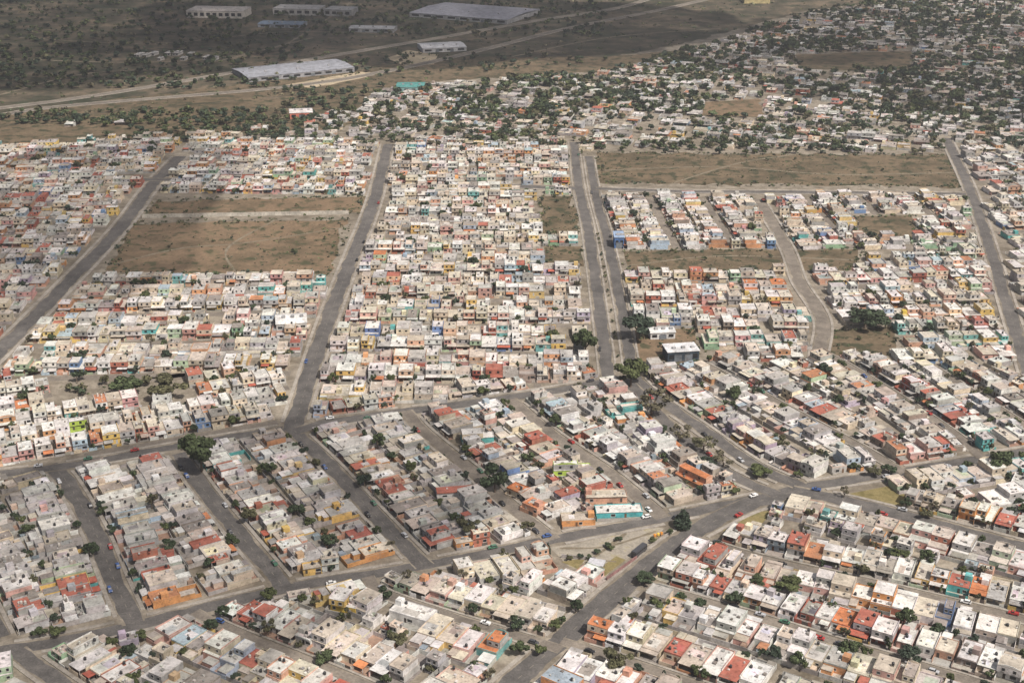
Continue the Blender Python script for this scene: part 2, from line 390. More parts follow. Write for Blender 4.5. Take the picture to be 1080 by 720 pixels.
class Lot: pass
LOTS = []
def jig(c, r, a=.08):
    k = 1 + r.uniform(-a, a) * 1.5; return tuple(max(.02, min(.82, x * k * (1 + r.uniform(-a, a) * .4))) for x in c)

def try_lot(cx, cy, fx, fy, W, D, rowdesc, end, idx, style, tol=.14):
    """front-centre of the lot at (cx,cy); the house faces the unit vector (fx,fy)"""
    ux, uy = -fy, fx                       # local x of the lot
    a = np.linspace(-W / 2 + .7, W / 2 - .7, 6); b = np.linspace(.6, D - .8, 9)
    A, B = np.meshgrid(a, b); X = cx + ux * A - fx * B; Y = cy + uy * A - fy * B
    i, j = cells(X, Y)
    bad = (OCC[i, j] | ROADM[i, j]).mean()
    if bad > tol: return None
    a = np.arange(-W / 2 + .3, W / 2 - .2, .5); b = np.arange(.3, D - .2, .5)
    A, B = np.meshgrid(a, b); i, j = cells(cx + ux * A - fx * B, cy + uy * A - fy * B); OCC[i, j] = True
    l = Lot(); l.x, l.y, l.rz, l.W, l.D = cx, cy, math.atan2(uy, ux), W, D
    l.fx, l.fy = fx, fy; l.mx, l.my = cx - fx * D / 2, cy - fy * D / 2
    l.row, l.end, l.idx, l.style = rowdesc, end, idx, style; l.special = None; LOTS.append(l); return l

def row(key, side, W, D, desc, end, rev=False, s0=0, s1=None, style=None, W_var=1.2, skip=0.03, setback=.3):
    """lots along one side of a street; side 1 = left of its direction; counted from its start (or its end when rev)"""
    s = STREETS[key]; s1 = s.len if s1 is None else s1; d = s0; got = []
    r = random.Random(key + str(side) + str(D))
    while d < s1 - 3:
        w = W + r.uniform(-W_var, W_var); p, t, n = at(s, d + w / 2); off = s.w / 2 + s.walk + setback
        if r.random() < skip: d += w; continue
        c = p + n * side * off
        for dd in (D, D * .85, D * .7, D * .55, D * .42):
            l = try_lot(c[0], c[1], -n[0] * side, -n[1] * side, w, dd, desc, end, 0, style or {}, .1 if dd > D * .75 else .13)
            if l: got.append(l); break
        d += w if l else 1.5
    if rev: got.reverse()
    for k, l in enumerate(got): l.idx = k + 1

GREYISH = dict(p2=.22, grey=.5, red=1.6)
WARM = dict(p2=.28, grey=0.0, red=.6, pale=True, vivid=.05)
ROWHOUSE = dict(p2=.85, grey=0.05, pale=True, red=.8, plain=True, vivid=.25)
MIX = dict(p2=.4, grey=.25, red=1.2)
def landmark(px, py, fx_, fy_, W, D, label, **sp):
    a, b = G(px, py), G(fx_, fy_); f = (b - a) / np.linalg.norm(b - a)
    l = try_lot(a[0], a[1], f[0], f[1], W, D, '', '', 0, WARM, .7)
    if l: l.label = label; l.special = sp
    else: print('no room:', label)
landmark(654, 549, 656, 556, 21, 11, 'long low turquoise building with white roof on the curved road, opposite the plaza', w='turquoise', r=0, s=1, fw='teal')
landmark(611, 558, 613, 566, 15, 11, 'tan orange corner building with pale roof on the curved road by fifth side street', w='orange', r=2, s=1)
landmark(741, 505, 754, 499, 17, 12, 'big terracotta two-storey building beside the planted avenue', w='salmon', r=5, s=2)
landmark(640, 532, 642, 540, 19, 10, 'long terracotta-fronted building behind the turquoise one', w='salmon', r=6, s=1)
landmark(604, 503, 606, 511, 18, 9, 'lime green two-storey house between fourth and fifth side streets', w='lime green', r=0, s=2)
landmark(357, 650, 347, 662, 12, 13, 'bright yellow two-storey house with white roof below the curved road', w='yellow', r=0, s=2)
landmark(484, 527, 486, 536, 20, 9, 'long red-roofed low house left of fourth side street', r=4, s=1, w='white')
landmark(557, 542, 547, 548, 10, 11, 'orange-roofed low house with orange porch by the fourth side street', r=5, c=3, s=1, w='salmon')
landmark(540, 525, 530, 531, 9, 10, 'smaller orange-roofed house just above its orange-porched neighbour', r=5, s=1, w='cream')
landmark(505, 470, 508, 480, 16, 10, 'turquoise two-storey house right of the top of fourth side street', w='teal', r=0, s=2)
landmark(84, 455, 86, 464, 9, 9, 'lime green house in the upper row above the left side streets', w='lime green', s=2)
landmark(425, 662, 415, 672, 17, 14, 'wide white low building below the yellow two-storey house', w='white', r=0, s=1)
# explicit rows, nearest part of the town
row('lane1', 1, 7.6, 20, 'upper side of upper lane', 'diagonal avenue', style=WARM)
row('lane1', -1, 7.6, 20, 'lower side of upper lane', 'diagonal avenue', style=WARM)
row('lane2', 1, 7.6, 20, 'upper side of middle lane', 'diagonal avenue', style=WARM)
row('lane2', -1, 7.6, 20, 'lower side of middle lane', 'diagonal avenue', style=WARM)
row('lane3', 1, 7.6, 20, 'upper side of lowest lane', 'diagonal avenue', style=WARM)
row('lane3', -1, 7.6, 20, 'lower side of lowest lane', 'diagonal avenue', style=WARM)
row('east', -1, 8, 20, 'lower side of right avenue', 'big junction', style=WARM)
row('east', 1, 8, 19, 'upper side of right avenue', 'big junction', style=MIX, s0=25)
row('dirt_b', 1, 7.8, 19, 'upper side of upper dirt street', 'curved road', style=WARM)
row('dirt_b', -1, 7.8, 22, 'lower side of upper dirt street', 'curved road', style=WARM)
row('dirt_a', 1, 7.8, 22, 'upper side of lower dirt street', 'curved road', style=WARM)
row('dirt_a', -1, 7.8, 20, 'lower side of lower dirt street', 'curved road', style=WARM)
row('stub', 1, 7.8, 20, 'right side of bottom-left street', 'curved road', style=WARM)
row('one', 1, 8, 22, 'right side of far-left street', 'curved road', True, style=GREYISH)
row('one', -1, 8, 22, 'left side of far-left street', 'curved road', True, style=GREYISH)
row('zero', 1, 8, 22, 'row behind far-left street', 'curved road', True, style=GREYISH)
row('two', 1, 8, 22, 'right side of second side street', 'curved road', True, style=GREYISH)
row('two', -1, 8, 22, 'left side of second side street', 'curved road', True, style=GREYISH)
row('three', 1, 8, 22, 'right side of third side street', 'curved road', True, style=GREYISH)
row('three', -1, 8, 22, 'left side of third side street', 'curved road', True, style=GREYISH)
row('four', 1, 8, 22, 'right side of fourth side street', 'curved road', True, style=MIX)
row('four', -1, 8, 22, 'left side of fourth side street', 'curved road', True, style=MIX)
row('five', 1, 8, 22, 'right side of fifth side street', 'curved road', True, style=MIX)
row('five', -1, 8, 22, 'left side of fifth side street', 'curved road', True, style=MIX)
row('av_lo', -1, 8, 20, 'lower side of planted avenue', 'big junction', True, style=MIX)
row('av_up', 1, 8, 20, 'upper side of planted avenue', 'big junction', True, style=MIX)
row('curve', -1, 8, 18, 'lower side of curved road', 'left edge', style=WARM)
row('curve', 1, 8, 16, 'upper side of curved road', 'left edge', style=MIX)
row('diag', 1, 8, 18, 'right side of diagonal avenue', 'big junction', style=WARM)
row('diag', -1, 8, 18, 'left side of diagonal avenue', 'big junction', style=WARM)
row('pitch1', 1, 8, 20, 'upper side of first slanting street', 'curved road', True, style=MIX)
row('pitch1', -1, 8, 20, 'lower side of first slanting street', 'curved road', True, style=MIX)
row('pitch2', 1, 8, 20, 'upper side of second slanting street', 'curved road', True, style=MIX)
row('pitch2', -1, 8, 20, 'lower side of second slanting street', 'curved road', True, style=MIX)
row('pitch3', 1, 8, 20, 'upper side of third slanting street', 'left end', style=MIX)
row('pitch3', -1, 8, 20, 'lower side of third slanting street', 'left end', style=MIX)
row('mid', -1, 8, 18, 'lower side of cross road', 'broad left avenue', style=MIX)

INNER = []
def grid(px, u0, u1, W, D, st, desc, style, fill=.97, phase=0.0, jit=0.0, road=True, tol=.14, single=False):
    """rows of lots, two back to back between narrow streets, inside a block outline"""
    poly = [tuple(G(*p)) for p in px]; a, b = G(*u0), G(*u1); u = (b - a) / np.linalg.norm(b - a); n = np.array([u[1], -u[0]])
    if n[1] > 0: n = -n                                     # n points to the viewer's side
    P = np.array(poly); su, sn = P @ u, P @ n; r = random.Random(desc + str(px[0]))
    pitch = 2 * D + st; k = 0; t = sn.max() - phase; rows = 0
    while t > sn.min() - pitch:
        for lane, (front, f) in enumerate(((t - st / 2, n), (t + st / 2 - pitch, -n))):
            # lane 0: lots behind the street, facing the viewer; lane 1: lots whose backs face the viewer
            rows += 1; d = su.min(); q = 0; got = []
            while d < su.max():
                w = W + r.uniform(-.2, .28) * W; c = u * (d + w / 2) + n * front; d += w
                mid = c - f * D / 2
                if not inside(poly, np.array([mid[0]]), np.array([mid[1]]))[0] or r.random() > fill: continue
                jx, jy = (r.uniform(-jit, jit), r.uniform(-jit, jit)) if jit else (0, 0)
                l = try_lot(c[0] + jx, c[1] + jy, f[0], f[1], w, D, f'{ordinal(rows)} row up, {desc}', 'left', 0, style, tol)
                if l: got.append(l)
            got.sort(key=lambda l: project(l.mx, l.my)[0])
            for q, l in enumerate(got): l.idx = q + 1
        if road: INNER.append((u, n, t, su.min(), su.max(), poly, st))
        t -= pitch

TOWN = dict(p2=.6, grey=.03, pale=True, red=1.0, vivid=.2)
TOPL = dict(p2=.55, grey=.04, pale=True, red=1.6, vivid=.34)
grid([(314, 447), (345, 345), (372, 275), (412, 154), (602, 150), (613, 205), (640, 402), (520, 420)], (380, 300), (640, 300), 8, 18, 8, 'block left of dual road', TOWN, phase=3)
grid([(8, 388), (60, 318), (118, 290), (345, 292), (318, 395), (40, 400)], (20, 372), (320, 366), 8, 19, 9, 'block below orange field', TOWN, phase=2)
grid([(-60, 500), (-60, 400), (30, 385), (318, 400), (306, 447), (200, 466)], (20, 482), (290, 436), 7.6, 16, 8, 'block above lower-left streets', ROWHOUSE, phase=5)
grid([(-90, 430), (-60, 150), (0, 153), (185, 143), (188, 165), (128, 235), (60, 305)], (0, 250), (120, 247), 8, 18, 8, 'block left of left avenue', TOPL)
grid([(170, 205), (195, 165), (200, 143), (400, 152), (388, 206)], (180, 180), (390, 182), 8, 18, 8, 'block above orange field', TOPL)
grid([(640, 208), (806, 209), (832, 263), (652, 264)], (775, 209), (815, 262), 7.5, 17, 8, 'block under upper cross road', dict(TOWN, vivid=.07, red=.6))
grid([(812, 209), (1020, 208), (1044, 262), (906, 264), (836, 262)], (815, 212), (856, 262), 7.5, 17, 8, 'block left of far right road', TOWN)
grid([(660, 289), (850, 288), (868, 338), (858, 376), (680, 386)], (680, 330), (850, 330), 8, 18, 8, 'block beside dual road', TOWN, phase=2)
grid([(850, 288), (1050, 264), (1076, 385), (872, 376), (870, 338)], (870, 330), (1060, 324), 8, 18, 8, 'block inside far right road', TOWN, phase=2)
grid([(1016, 150), (1200, 150), (1300, 480), (1100, 470), (1085, 380), (1040, 240)], (1040, 230), (1150, 226), 9, 18, 8, 'block right of far right road', MIX, fill=.8)
grid([(668, 402), (690, 384), (1080, 384), (1130, 470), (848, 510)], (683, 412), (845, 513), 8, 20, 8, 'block over planted avenue', MIX, fill=.9, road=False)
grid([(850, 520), (925, 505), (1080, 482), (1140, 590)], (884, 527), (1064, 573), 8, 19, 7, 'wedge above right avenue', WARM, fill=.9, road=False)
# whatever stays open in the near blocks
for nm, px, u0, u1 in (('infill of lower-left blocks', [(-60, 700), (-60, 505), (305, 452), (448, 597)], (70, 507), (141, 657)),
                       ('infill between side streets', [(448, 597), (314, 454), (655, 399), (818, 521)], (447, 455), (583, 569)),
                       ('infill below curved road', [(-40, 760), (-40, 700), (600, 572), (640, 615), (500, 760)], (240, 663), (347, 706)),
                       ('infill above right avenue', [(850, 520), (925, 503), (1080, 480), (1140, 470), (1140, 590)], (923, 503), (1040, 484)), ('infill over planted avenue', [(664, 392), (690, 384), (1085, 384), (1130, 468), (845, 512)], (740, 452), (795, 490)),
                       ('infill under big junction', [(520, 760), (752, 553), (840, 520), (1130, 590), (1200, 770)], (783, 646), (880, 676))):
    grid(px, u0, u1, 8, 15, 0.5, nm, MIX, fill=.93, road=False, tol=.1)
    grid(px, u0, u1, 6.5, 10, 0.5, 'small ' + nm, MIX, fill=.9, road=False, tol=.1, phase=4)
    grid(px, u0, u1, 5, 7, 0.3, 'least ' + nm, MIX, fill=.75, road=False, tol=.1, phase=2)
row('mid', 1, 8, 18, 'upper side of cross road', 'broad left avenue', style=MIX)
for nm, px, u0, u1 in (('infill below orange field', [(-60, 500), (-60, 385), (60, 318), (118, 288), (345, 290), (306, 447), (200, 466)], (20, 372), (320, 366)), ('infill left of dual road', [(314, 447), (345, 345), (372, 275), (412, 154), (602, 150), (613, 205), (640, 402), (520, 420)], (380, 300), (640, 300)),
                       ('infill right of dual road', [(658, 290), (1050, 264), (1085, 390), (1080, 470), (848, 510), (680, 405)], (680, 330), (850, 330)), ('infill under upper cross road', [(640, 207), (1020, 207), (1046, 262), (906, 264), (652, 264)], (650, 240), (820, 240)), ('infill above orange field', [(170, 205), (195, 165), (200, 143), (400, 152), (388, 206)], (180, 180), (390, 182)), ('infill left of left avenue', [(-90, 430), (-60, 150), (0, 153), (185, 143), (188, 165), (128, 235), (60, 305)], (0, 250), (120, 247))):
    grid(px, u0, u1, 7.5, 10, 6, nm, TOWN, fill=.85, road=False, tol=.1)
OLD = dict(p2=.12, grey=.45, red=.5, far=True)
grid([(405, 148), (330, 128), (420, 92), (640, 80), (735, 52), (850, 18), (1000, -6), (1300, -12), (1250, 150), (1000, 160), (620, 157)], (600, 120), (1000, 150), 11, 19, 8, 'far', OLD, fill=.66, jit=2.5, road=False)
grid([(-80, 150), (-80, 140), (140, 128), (330, 122), (420, 95), (405, 150), (200, 143)], (0, 140), (300, 132), 11, 19, 8, 'far left', OLD, fill=.55, jit=3, road=False)

# landmark houses of the photograph: where, and how they look
SPECIAL = [(366, 636, dict(w='yellow', r=0, s=2, W=11)), (425, 650, dict(w='white', r=0, s=1)), (655, 543, dict(w='teal', r=0, s=1, fw='teal')), (610, 548, dict(w='orange', r=2, s=1)), (640, 525, dict(w='salmon', r=6, s=1)),
           (605, 497, dict(w='pale green', r=0, s=2)), (561, 533, dict(c=3, r=5)), (547, 515, dict(c=3, r=5)), (482, 520, dict(r=4)), (570, 468, dict(r=4, w='brick-red')), (505, 462, dict(w='teal', s=2, r=0)), (535, 447, dict(w='pale green', s=2)),
           (648, 440, dict(w='teal', s=2)), (700, 414, dict(r=4, w='brick-red')), (735, 500, dict(w='salmon', r=5, s=2)), (490, 570, dict(w='orange', c=3)), (475, 568, dict(r=4)), (392, 515, dict(r=4)), (405, 522, dict(r=4)), (97, 615, dict(r=4, c=2)), (100, 628, dict(r=4, c=2)), (104, 640, dict(r=4, c=2)),
           (160, 613, dict(r=4)), (185, 645, dict(w='orange', c=3)), (205, 640, dict(w='pink')), (245, 650, dict(r=4, c=2)), (265, 646, dict(r=4)), (752, 597, dict(w='brick-red', s=2, r=4)), (715, 612, dict(w='brick-red', s=2)), (730, 605, dict(w='salmon', s=2)), (762, 618, dict(r=4, c=2)),
           (850, 580, dict(r=4)), (897, 648, dict(c=3, r=5)), (893, 668, dict(c=2, r=4)), (1002, 610, dict(r=4)), (1018, 625, dict(r=5)), (1013, 592, dict(r=7)), (813, 468, dict(w='orange', s=2)), (880, 436, dict(r=4)), (1055, 470, dict(w='teal', s=2)), (645, 680, dict(r=5, c=3)), (715, 688, dict(r=4)), (765, 712, dict(r=4)),
           (533, 690, dict(r=5)), (210, 676, dict(r=7)), (455, 714, dict(c=3)), (250, 708, dict(r=4)), (78, 450, dict(w='pale green', s=2)), (86, 474, dict(w='pale blue', s=2)), (350, 297, dict(w='teal', s=2)), (408, 270, dict(r=5)), (420, 300, dict(r=4)), (552, 290, dict(r=4)), (330, 186, dict(w='teal')), (120, 180, dict(w='pale blue')), (60, 280, dict(w='orange')), (160, 395, dict(w='salmon')), (15, 400, dict(r=4)), (20, 430, dict(r=5)),
           (1015, 240, dict(w='pink')), (960, 340, dict(w='yellow')), (790, 305, dict(r=5)), (830, 305, dict(r=5)), (860, 256, dict(w='teal')), (700, 218, dict(w='pale green')), (740, 215, dict(r=4)), (955, 325, dict(w='orange')), (700, 103, dict(r=4)), (905, 640, dict(w='orange')), (840, 490, dict(w='lilac')), (840, 645, dict(r=0, s=1)), (868, 650, dict(r=0)), (820, 630, dict(r=0, s=1)), (945, 470, dict(r=4)), (1030, 560, dict(w='orange')), (1000, 560, dict(w='brick-red'))]
LX = np.array([[l.mx, l.my] for l in LOTS]); used = set()
DONE = {(366, 636), (425, 650), (655, 543), (610, 548), (640, 525), (605, 497), (561, 533), (547, 515), (482, 520), (505, 462), (735, 500), (78, 450)}
used = {k for k, l in enumerate(LOTS) if l.special}
for px, py, d in [q for q in SPECIAL if q[:2] not in DONE]:
    g = G(px, py); k = np.argsort(np.hypot(*(LX - g).T))
    for q in k[:4]:
        if q not in used: used.add(q); LOTS[q].special = d; break

# ------------------------------------------------------------------ house
WNAME = {n: c for c, _, n in WALLS}; WNAME['lime green'] = (.42, .56, .1); WNAME['turquoise'] = (.1, .42, .44); WNAME['yellow'] = (.74, .52, .1)
def design(l, r):
    st = l.style; sp = l.special or {}; h = Lot()
    wt = PALE if st.get('pale') else WALLS
    if r.random() < st.get('grey', 0): h.wall, h.wn = jig((.45, .44, .43) if r.random() < .6 else (.6, .59, .57), r), 'grey'
    elif r.random() < st.get('vivid', .08): w = pick(VIVID, r); h.wall, h.wn = jig(w[0], r), w[2]
    else: w = pick(wt, r); h.wall, h.wn = jig(w[0], r), w[2]
    rt = [(c, p * (st.get('red', 1) if 'red' in n else 1), n) for c, p, n in ROOFS]; q = pick(rt, r)
    if st.get('pale') and r.random() < .3: q = ROOFS[0] if r.random() < .6 else ROOFS[6]
    if st is WARM and r.random() < .34: q = ROOFS[0] if r.random() < .7 else ROOFS[6]
    if st.get('grey', 0) > .4 and r.random() < .35: q = ROOFS[1] if r.random() < .7 else ROOFS[3]
    h.roof, h.rn = jig(q[0], r), q[2]
    c = pick(CANOPY, r); h.can, h.cn = jig(c[0], r), c[2]
    h.two = r.random() < st.get('p2', .3)
    if 'w' in sp: h.wall, h.wn = WNAME[sp['w']], sp['w']
    if 'r' in sp: h.roof, h.rn = ROOFS[sp['r']][0], ROOFS[sp['r']][2]
    if sp.get('r') == 5: h.roof = (.52, .2, .09)
    if 'c' in sp: h.can, h.cn = CANOPY[sp['c']][0], CANOPY[sp['c']][2]
    if sp.get('c') == 3: h.can = (.54, .21, .09)
    if 's' in sp: h.two = sp['s'] == 2
    h.carport = (r.random() < .58 and not hasattr(l, 'label')) or 'c' in sp
    h.ntank = r.choice((0, 1, 1, 1, 2)); h.tank_black = r.random() < .75
    return h

FR = (.62, .6, .56)
def house_parts(l, h, r, near):
    """list of (name, index of the parent part or None, MB)"""
    P = []; W, D = l.W, l.D; x0, x1 = -W / 2 + .04, W / 2 - .04
    def part(name, parent=None): m = MB(); P.append((name, parent, m)); return m
    s = r.uniform(2.6, 4.6) * min(1, D / 18); L = min(r.uniform(9, 13), D - s - 1.8); hh = r.uniform(2.8, 3.3)
    gap = r.uniform(.9, 1.5) if r.random() < .3 and W > 7 else 0; gs = r.random() < .5
    bx0, bx1 = (x0 + gap, x1) if gs else (x0, x1 - gap)
    fl = jig(r.choice([(.36, .34, .31), (.3, .27, .23), (.42, .38, .32), (.26, .24, .21), (.34, .22, .16)]), r)
    if near: part('patio_floor').box(x0, x1, .05, D - .05, -.1, .1, fl)
    elif not l.style.get('far'): part('patio_floor').quads([[(x0, .05, .1), (x1, .05, .1), (x1, D - .05, .1), (x0, D - .05, .1)]], fl)
    wi = len(P); part('wall').box(bx0, bx1, s, s + L, 0, hh, h.wall)
    ri = len(P); rf = part('roof'); ov = r.choice((.02, .25, .5))
    rf.box(bx0 + .004, bx1 - .004, s - ov, s + L + .03, hh, hh + .16, h.roof)
    two = h.two
    if r.random() < .6:
        a = r.uniform(bx0 + .2, bx0 + W * .4); b = r.uniform(s + .1, s + L * .5); part('roof_patch', ri).box(a, min(bx1 - .2, a + r.uniform(2, W * .7)), b, min(s + L - .2, b + r.uniform(2.5, L * .6)), hh + .158, hh + .172, jig(h.roof, r, .3) if r.random() < .7 else jig(pick(ROOFS[:4], r)[0], r))
    # roof clutter and parapet
    pc = h.wall if r.random() < .5 else jig(h.roof, r, .15); ph = r.uniform(.25, .7)
    pp = part('parapet', ri); z = hh + .16
    pp.box(bx0 + .01, bx0 + .17, s + .1, s + L, z - .02, z + ph, pc); pp.box(bx1 - .17, bx1 - .01, s + .1, s + L, z - .02, z + ph, pc)
    if r.random() < .6: pp.box(bx0 + .172, bx1 - .172, s + L - .17, s + L - .01, z - .02, z + ph * .9, pc)
    if r.random() < .45 and not two: pp.box(bx0 + .172, bx1 - .172, s - ov + .02, s - ov + .18, z - .02, z + ph * .8, pc)
    top = hh + .16; ty0, ty1 = s + .6, s + L - .6
    uy0 = uy1 = None
    if two:
        full = l.style.get('plain') or r.random() < .5
        uy0 = s - r.choice((0, .6, 1.0)); uy1 = s + (L * r.uniform(.85, .98) if full else L * r.uniform(.5, .72))
        ux0, ux1 = (bx0, bx1) if r.random() < .7 else (bx0, bx1 - W * .35)
        uc = jig(h.wall, r, .1) if r.random() < .72 else jig((.4, .39, .37), r) if r.random() < .5 else jig(pick(WALLS, r)[0], r)
        ui = len(P); u = part('upper_storey'); u.box(ux0, ux1, uy0, uy1, hh + .162, hh + 2.95, uc)
        ur = part('upper_roof', ui); ztop = hh + 2.95
        ur.box(ux0 - .02, ux1 + .02, uy0 - r.choice((.05, .3)), uy1 + .05, ztop, ztop + .15, h.roof)
        for a, b in ((ux0, ux0 + .16), (ux1 - .16, ux1)): ur.box(a, b, uy0 + .1, uy1, ztop + .14, ztop + .14 + ph, pc)
        if uy1 < s + L - 2.5 and r.random() < .6: ty0, ty1 = uy1 + .5, s + L - .6
        else: top = ztop + .15; ty0, ty1 = uy0 + .5, uy1 - .5
        if r.random() < .18 and not gap: part('gable', ui).box(ux0 + .2, ux1 - .2, uy0 - .02, uy0 + .14, ztop + .152, ztop + .9, pc, 0, (ux1 - ux0) * .3, 0)
    for _ in range(r.randint(2, 6) if near else 3):
        if ty1 - ty0 < 1: break
        a = r.uniform(bx0 + .4, bx1 - 1.4); b = r.uniform(ty0, max(ty0, ty1 - .8)); e = r.uniform(.35, 1.3)
        part('roof_vent', ri).box(a, a + e, b, b + e * r.uniform(.6, 1.3), top - .02, top + r.uniform(.3, .8), jig(r.choice([(.3, .29, .27), (.5, .48, .45), (.2, .18, .16), (.62, .6, .55)]), r))
    if r.random() < .28 and not two and ty1 - ty0 > 4:
        a = bx0 + .25 if r.random() < .5 else bx1 - 3.0
        b = r.uniform(ty0, ty1 - 3); part('stair_box', ri).box(a, a + 2.7, b, b + 3, top - .01, top + 2.3, jig(h.wall, r, .12))
    for k in range(h.ntank):
        if ty1 <= ty0: break
        a = r.uniform(bx0 + 1.0, bx1 - 1.0); b = r.uniform(ty0 + .3, max(ty0 + .31, ty1)); tc = (.03, .03, .032) if h.tank_black else (.5, .47, .42)
        base = top + r.choice((.0, .0, .5))
        t = part('water_tank', ri)
        if near:
            t.cyl(a, b, base - .02, base + 1.0, .55, .55, tc, 1); t.cyl(a, b, base + 1.0, base + 1.28, .55, .22, tc, 1); t.cyl(a, b, base + 1.28, base + 1.36, .23, .2, tc, 1)
        else: t.cyl(a, b, base, base + 1.0, .55, .55, tc, 2, 6); t.cyl(a, b, base + 1.0, base + 1.25, .55, .2, tc, 2, 6)
        if base > top: t.box(a - .5, a + .5, b - .5, b + .5, top - .01, base - .02, pc)
    # rear wing, sheds
    yb = s + L
    for _w in range(2):
        if r.random() > (.85, .4)[_w] or D - yb < 2.2: continue
        ww = W * (r.uniform(.42, .75) if _w == 0 else .4); a = bx0 + .005 if (r.random() < .5) ^ (_w == 1) else bx1 - ww - .005; dd = min(D - yb - .3, r.uniform(2.5, 6)); hw = r.uniform(2.3, 2.75)
        k = len(P); part('rear_wing').box(a, a + ww, yb + .01 + .02 * _w, yb + dd, 0, hw, jig(h.wall, r, .12))
        part('wing_roof', k).box(a - .03, a + ww + .03, yb + .02, yb + dd + .1, hw, hw + .13 + .01 * _w, jig(pick(ROOFS, r)[0], r))
    if r.random() < .45 and D - yb > 4:
        a = r.uniform(x0 + .4, x1 - 3); dd = r.uniform(1.8, 3); hs = r.uniform(1.9, 2.3)
        if not (near and 0):
            k = len(P); part('shed').box(a, a + r.uniform(1.8, 2.6), D - dd - .3, D - .32, .1, hs, jig(r.choice([(.4, .38, .35), (.3, .2, .15), (.5, .4, .3), (.25, .3, .33)]), r), 0)
    # boundary walls
    bw = jig(r.choice([(.45, .43, .4), (.55, .53, .49), (.36, .34, .32), h.wall]), r); bh = r.uniform(1.8, 2.3)
    b = part('patio_wall'); b.box(x0, x0 + .14, yb + .02, D - .02, 0, bh, bw); b.box(x0 + .142, x1 - .142, D - .16, D - .022, 0, bh * .97, bw)
    if r.random() < .6: b.box(x1 - .14, x1, yb + .02, D - .02, 0, bh * .98, bw)
    fh = r.uniform(.8, 2.1); fc = jig(h.wall if r.random() < .6 else pick(WALLS, r)[0], r)
    if (l.special or {}).get('fw'): fc = WNAME['teal']; fh = 2.3
    part('side_wall').box(x0, x0 + .14, .16, s - .02, 0, min(fh + .4, 2.2), fc)
    if r.random() < .78:
        g0 = r.uniform(-.1, .3) * W; part('front_wall').box(x0, g0, .02, .155, 0, fh, fc); part('front_wall').box(min(x1 - .4, g0 + 2.6), x1, .02, .155, 0, fh, fc)
        if near: part('gate').box(g0 + .02, min(x1 - .42, g0 + 2.58), .06, .1, .1, max(1.1, fh * .9), jig((.12, .1, .09), r))
    # carport
    if h.carport and s > 2.3:
        a0 = x0 + .2 if r.random() < .5 else x0 + W * .38; a1 = min(x1 - .2, a0 + W * r.choice((.55, .6, .85))); zc = min(hh - .35, r.uniform(2.35, 2.6)); y0 = r.uniform(.1, .5)
        tilt = r.random() < .3; k = len(P); c = part('carport')
        if (l.special is None or 'c' not in l.special) and r.random() < .5:
            a0, a1, zc, tilt = bx0 + .02, bx1 - .02, hh - .02, False; h.can = h.roof; h.cn = 'plain'
        if tilt: c.hexa([(a0, y0, zc - .3), (a1, y0, zc - .3), (a1, s - ov - .02, zc + .1), (a0, s - ov - .02, zc + .1), (a0, y0, zc - .2), (a1, y0, zc - .2), (a1, s - ov - .02, zc + .2), (a0, s - ov - .02, zc + .2)], h.can)
        else: c.box(a0, a1, y0, s - .02, zc, zc + .16, h.can)
        if near:
            for xx in (a0 + .1, a1 - .3): part('post', k).box(xx, xx + .2, y0 + .12, y0 + .32, .1, zc + (-.28 if tilt else 0), FR)
    # windows and doors
    def window(cx, y, zc, w_, h_, face):
        m = part('window'); d = -1 if face < 0 else 1
        e0, e1 = sorted((y, y + d * .05)); g0, g1 = sorted((y + d * .02, y + d * .07))
        if near:
            m.box(cx - w_ / 2 - .09, cx + w_ / 2 + .09, e0, e1, zc - h_ / 2 - .09, zc + h_ / 2 + .09, FR, 0)
            m.box(cx - w_ / 2, cx + w_ / 2, g0, g1, zc - h_ / 2, zc + h_ / 2, (.02, .02, .02), 1)
            s0, s1 = sorted((y, y + d * .14)); m.box(cx - w_ / 2 - .15, cx + w_ / 2 + .15, s0, s1, zc - h_ / 2 - .2, zc - h_ / 2 - .095, FR, 0)
        else: m.box(cx - w_ / 2, cx + w_ / 2, g0, g1, zc - h_ / 2, zc + h_ / 2, (.02, .02, .02), 1)
    m = part('door'); dx = r.uniform(bx0 + .8, bx1 - .8) * .8; m.box(dx - .48, dx + .48, s - .06, s + .02, .1, 2.2, jig(r.choice([(.16, .09, .05), (.5, .48, .45), (.08, .07, .06)]), r))
    wx = -dx if abs(dx) > .9 else dx + 2.2
    ww = max(1.2, min(r.uniform(1.3, 2.2), W * .3)); wx = max(bx0 + ww / 2 + .2, min(bx1 - ww / 2 - .2, wx))
    window(wx, s, 1.55, ww, 1.2, -1)
    if D - yb > 1: window(r.uniform(bx0 + 1, bx1 - 1), yb, 1.7, 1.1, .9, 1)
    if two:
        for q in (.27, .73):
            cx = ux0 + (ux1 - ux0) * q; window(cx, uy0, hh + 1.65, r.uniform(1.0, 1.5), r.uniform(1.1, 1.4), -1)
        for q in (.25, .72):
            cx = ux0 + (ux1 - ux0) * q; window(cx, uy1, hh + 1.75, r.uniform(.9, 1.3), r.uniform(.9, 1.2), 1)
    return P

# ------------------------------------------------------------------ which houses stand nearest in the picture
pxs, pys, zc = project(LX[:, 0], LX[:, 1], 2.0)
inview = (pxs > -14) & (pxs < 1094) & (pys > -8) & (pys < 733)
order = np.argsort(np.where(inview, zc, 1e9)); NEAR = set(order[:300].tolist())
print('lots', len(LOTS), 'in view', int(inview.sum()), 'near limit y', pys[order[299]])

